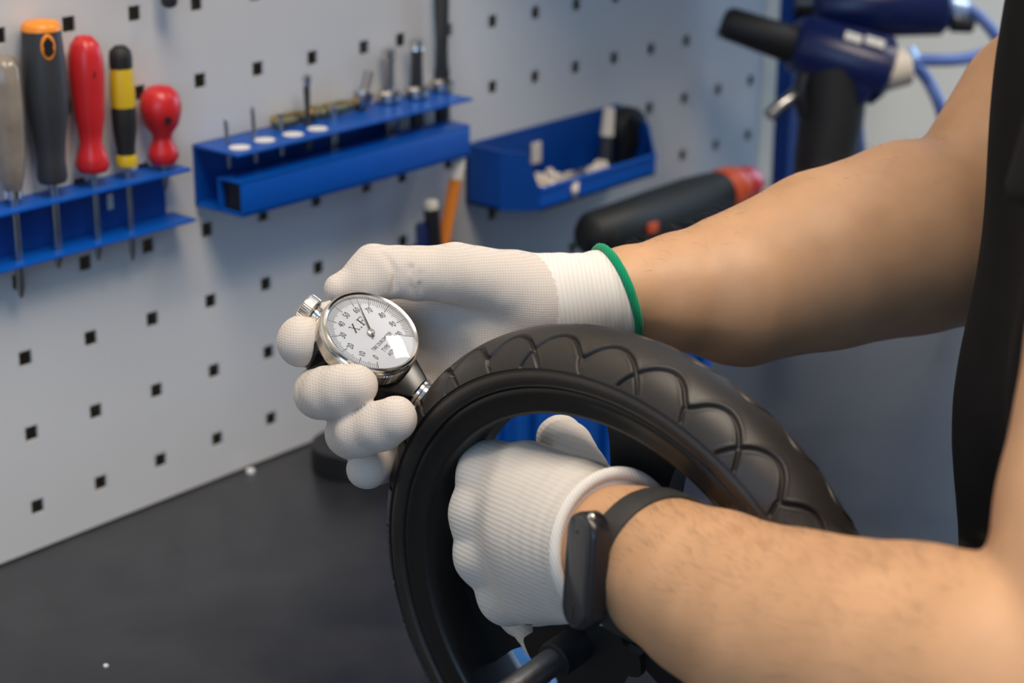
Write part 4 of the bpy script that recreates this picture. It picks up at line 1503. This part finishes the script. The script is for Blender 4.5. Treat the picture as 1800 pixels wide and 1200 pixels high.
lo, hi = bounds([TC+np.array([.2, .2, 1.0]), TC-np.array([.2, .2, 0])], 0.06)
make_sdf('trousers', legs, lo, hi, 0.008, 'trousers', per_, 'dark grey trousers')
for s in (-1, 1):
    an = TC+T_R*s*0.12-T_F*0.03

    def shoe(p, an=an):
        c = chain(p, [(an-T_F*0.03+np.array([0, 0, 0.045]), 0.045), (an+T_F*0.10+np.array([0, 0, 0.035]), 0.042), (an+T_F*0.17+np.array([0, 0, 0.03]), 0.036)], 0.02)
        c = smin(c, cone(p, an+np.array([0, 0, 0.04]), an+np.array([0, 0, 0.10]), 0.05, 0.045), 0.02)
        return np.maximum(np.maximum(c, 0.001-p[:, 2]), p[:, 2]-0.1)
    lo, hi = bounds([an-T_F*0.05, an+T_F*0.18+np.array([0, 0, 0.12])], 0.06)
    make_sdf('shoe', shoe, lo, hi, 0.006, 'shoe', per_)


def hair_cap(p):
    h = head(p)-0.009+0.002*np.sin(((p-HC)@HS)*300)*np.sin(((p-HC)@HF)*210)
    q = p-HC
    cut = (q@HF)*0.75-(q@HU)*1.0+0.012
    return np.maximum(h, cut)


lo, hi = bounds([HC], 0.16)
make_sdf('head_hair', hair_cap, lo, hi, 0.004, 'hair', per_, 'short dark brown hair')

# fine dark hair along the forearms
hv, hf = [], []
for A, idx, cnt, up in ((A_R, (2, 7), 700, CU*0.72+CF*0.62), (A_L, (2, 6), 850, CU*0.6-CF*0.4)):
    for _ in range(cnt):
        i = random.randint(idx[0], idx[1]-1)
        t = random.random()
        c = A[i][0]*(1-t)+A[i+1][0]*t
        r = A[i][1]*(1-t)+A[i+1][1]*t
        ax = nrm(A[i+1][0]-A[i][0])
        th = random.gauss(0, 0.75)
        s0 = nrm(up-(up@ax)*ax)
        s1 = np.cross(ax, s0)
        d = math.cos(th)*s0+math.sin(th)*s1
        # land on the skin
        ls = r+np.linspace(-0.012, 0.012, 25)
        v = chain(c+ls[:, None]*d, A, 0.004)
        k = int(np.argmax(v > 0))
        o = c+d*(ls[k]-0.0006)
        L = random.uniform(0.005, 0.010)
        bend = nrm(-ax*random.uniform(0.6, 1.0)+s1*random.uniform(-0.7, 0.7))
        p1 = o+d*L*0.28+bend*L*0.4
        p2 = o+d*L*0.36+bend*L*0.95
        w_ = nrm(np.cross(d, bend))*0.000045
        w2 = d*0.000045
        n = len(hv)
        hv += [o-w_, o+w_, p1-w_*0.8, p1+w_*0.8, p2, o+w2, p1+w2]
        hf += [(n, n+1, n+3, n+2), (n+2, n+3, n+4), (n, n+2, n+6, n+5), (n+1, n+5, n+6, n+3), (n+2, n+4, n+6), (n+3, n+6, n+4)]
make('arm_hair', (np.array(hv), hf), 'hair', per_, None, 'fine dark forearm hair', kind='stuff')

# ------------------------------------------------------------------ fitness band on the left wrist
WB_C = P(1152, 994, .8075)
wax = nrm(P(1257, 1048, .772)-P(1045, 950, .840))
cn_ = nrm(-CR*0.745-CF*0.655-CU*0.07)
cn_ = nrm(cn_-(cn_@wax)*wax)
ct_ = np.cross(wax, cn_)
if ct_@CU < 0:
    ct_ = -ct_
fb = empty('fitness_band', WB_C, 'black fitness tracker worn on the near wrist beside the glove cuff', 'fitness tracker')


def arm_r(d):
    ls = np.linspace(0.015, 0.05, 180)
    v = chain(WB_C+ls[:, None]*d, A_L, 0.004)
    return ls[int(np.argmax(v > 0))]


V, Fc = [], []
nseg = 96
hwid = 0.0072
for i in range(nseg):
    th = 2*math.pi*i/nseg
    d = math.cos(th)*cn_+math.sin(th)*ct_
    r = arm_r(d)
    for (w_, t) in ((-1, 0.0001), (-1, 0.0016), (-0.6, 0.0023), (0.6, 0.0023), (1, 0.0016), (1, 0.0001)):
        V.append(WB_C+d*(r+t)+wax*hwid*w_)
for i in range(nseg):
    k = (i+1) % nseg
    for j in range(6):
        m = (j+1) % 6
        Fc.append((i*6+j, i*6+m, k*6+m, k*6+j))
make('strap', (np.array(V), Fc), 'strap', fb, 50)
rc = arm_r(cn_)
cc = WB_C+cn_*(rc+0.0042)+ct_*0.002
# stadium shaped shell
st = []
for i in range(48):
    th = 2*math.pi*i/48
    x = 0.0085*math.cos(th)
    y = 0.0085*math.sin(th)+(0.0150 if math.sin(th) >= 0 else -0.0150)
    st.append((x, y))


def stadium(scale, z, oz=0.0):
    return [cc+wax*x*scale+ct_*y*(scale*0.25+0.75)+cn_*z for x, y in st]


def loft(rings):
    n = len(rings[0])
    V = [q for r in rings for q in r]
    Fc = []
    for i in range(len(rings)-1):
        for j in range(n):
            k = (j+1) % n
            Fc.append((i*n+j, i*n+k, (i+1)*n+k, (i+1)*n+j))
    Fc.append(tuple(range(n-1, -1, -1)))
    Fc.append(tuple(range((len(rings)-1)*n, len(rings)*n)))
    return np.array(V), Fc


cap = make('tracker_shell', loft([stadium(0.9, -0.0050), stadium(1.12, -0.0035), stadium(1.14, 0.0025), stadium(1.05, 0.0046), stadium(0.98, 0.0050)]), 'capsule', fb, 50)
make('screen', loft([stadium(0.93, 0.0048), stadium(0.93, 0.0054), stadium(0.82, 0.0060)]), 'screen', cap, 50)
make('sensor_dot', lathe([(0.0007, 0.0058), (0.0007, 0.0062)], cc+ct_*0.0165, cn_, 12), 'black', cap)
make('touch_key', box(cc-ct_*0.0165+cn_*0.0060, (0.0010, 0.0030, 0.0003), (wax, ct_, cn_)), 'black', cap)
make('strap_pin', lathe([(0.0016, 0.0), (0.0016, 0.0012), (0.0008, 0.0018)], cc+ct_*0.0232+wax*0.004+cn_*0.0022, nrm(cn_+ct_), 16), 'chrome', fb, 40)

for o in bpy.data.objects:
    if '_b' in o:
        del o['_b']
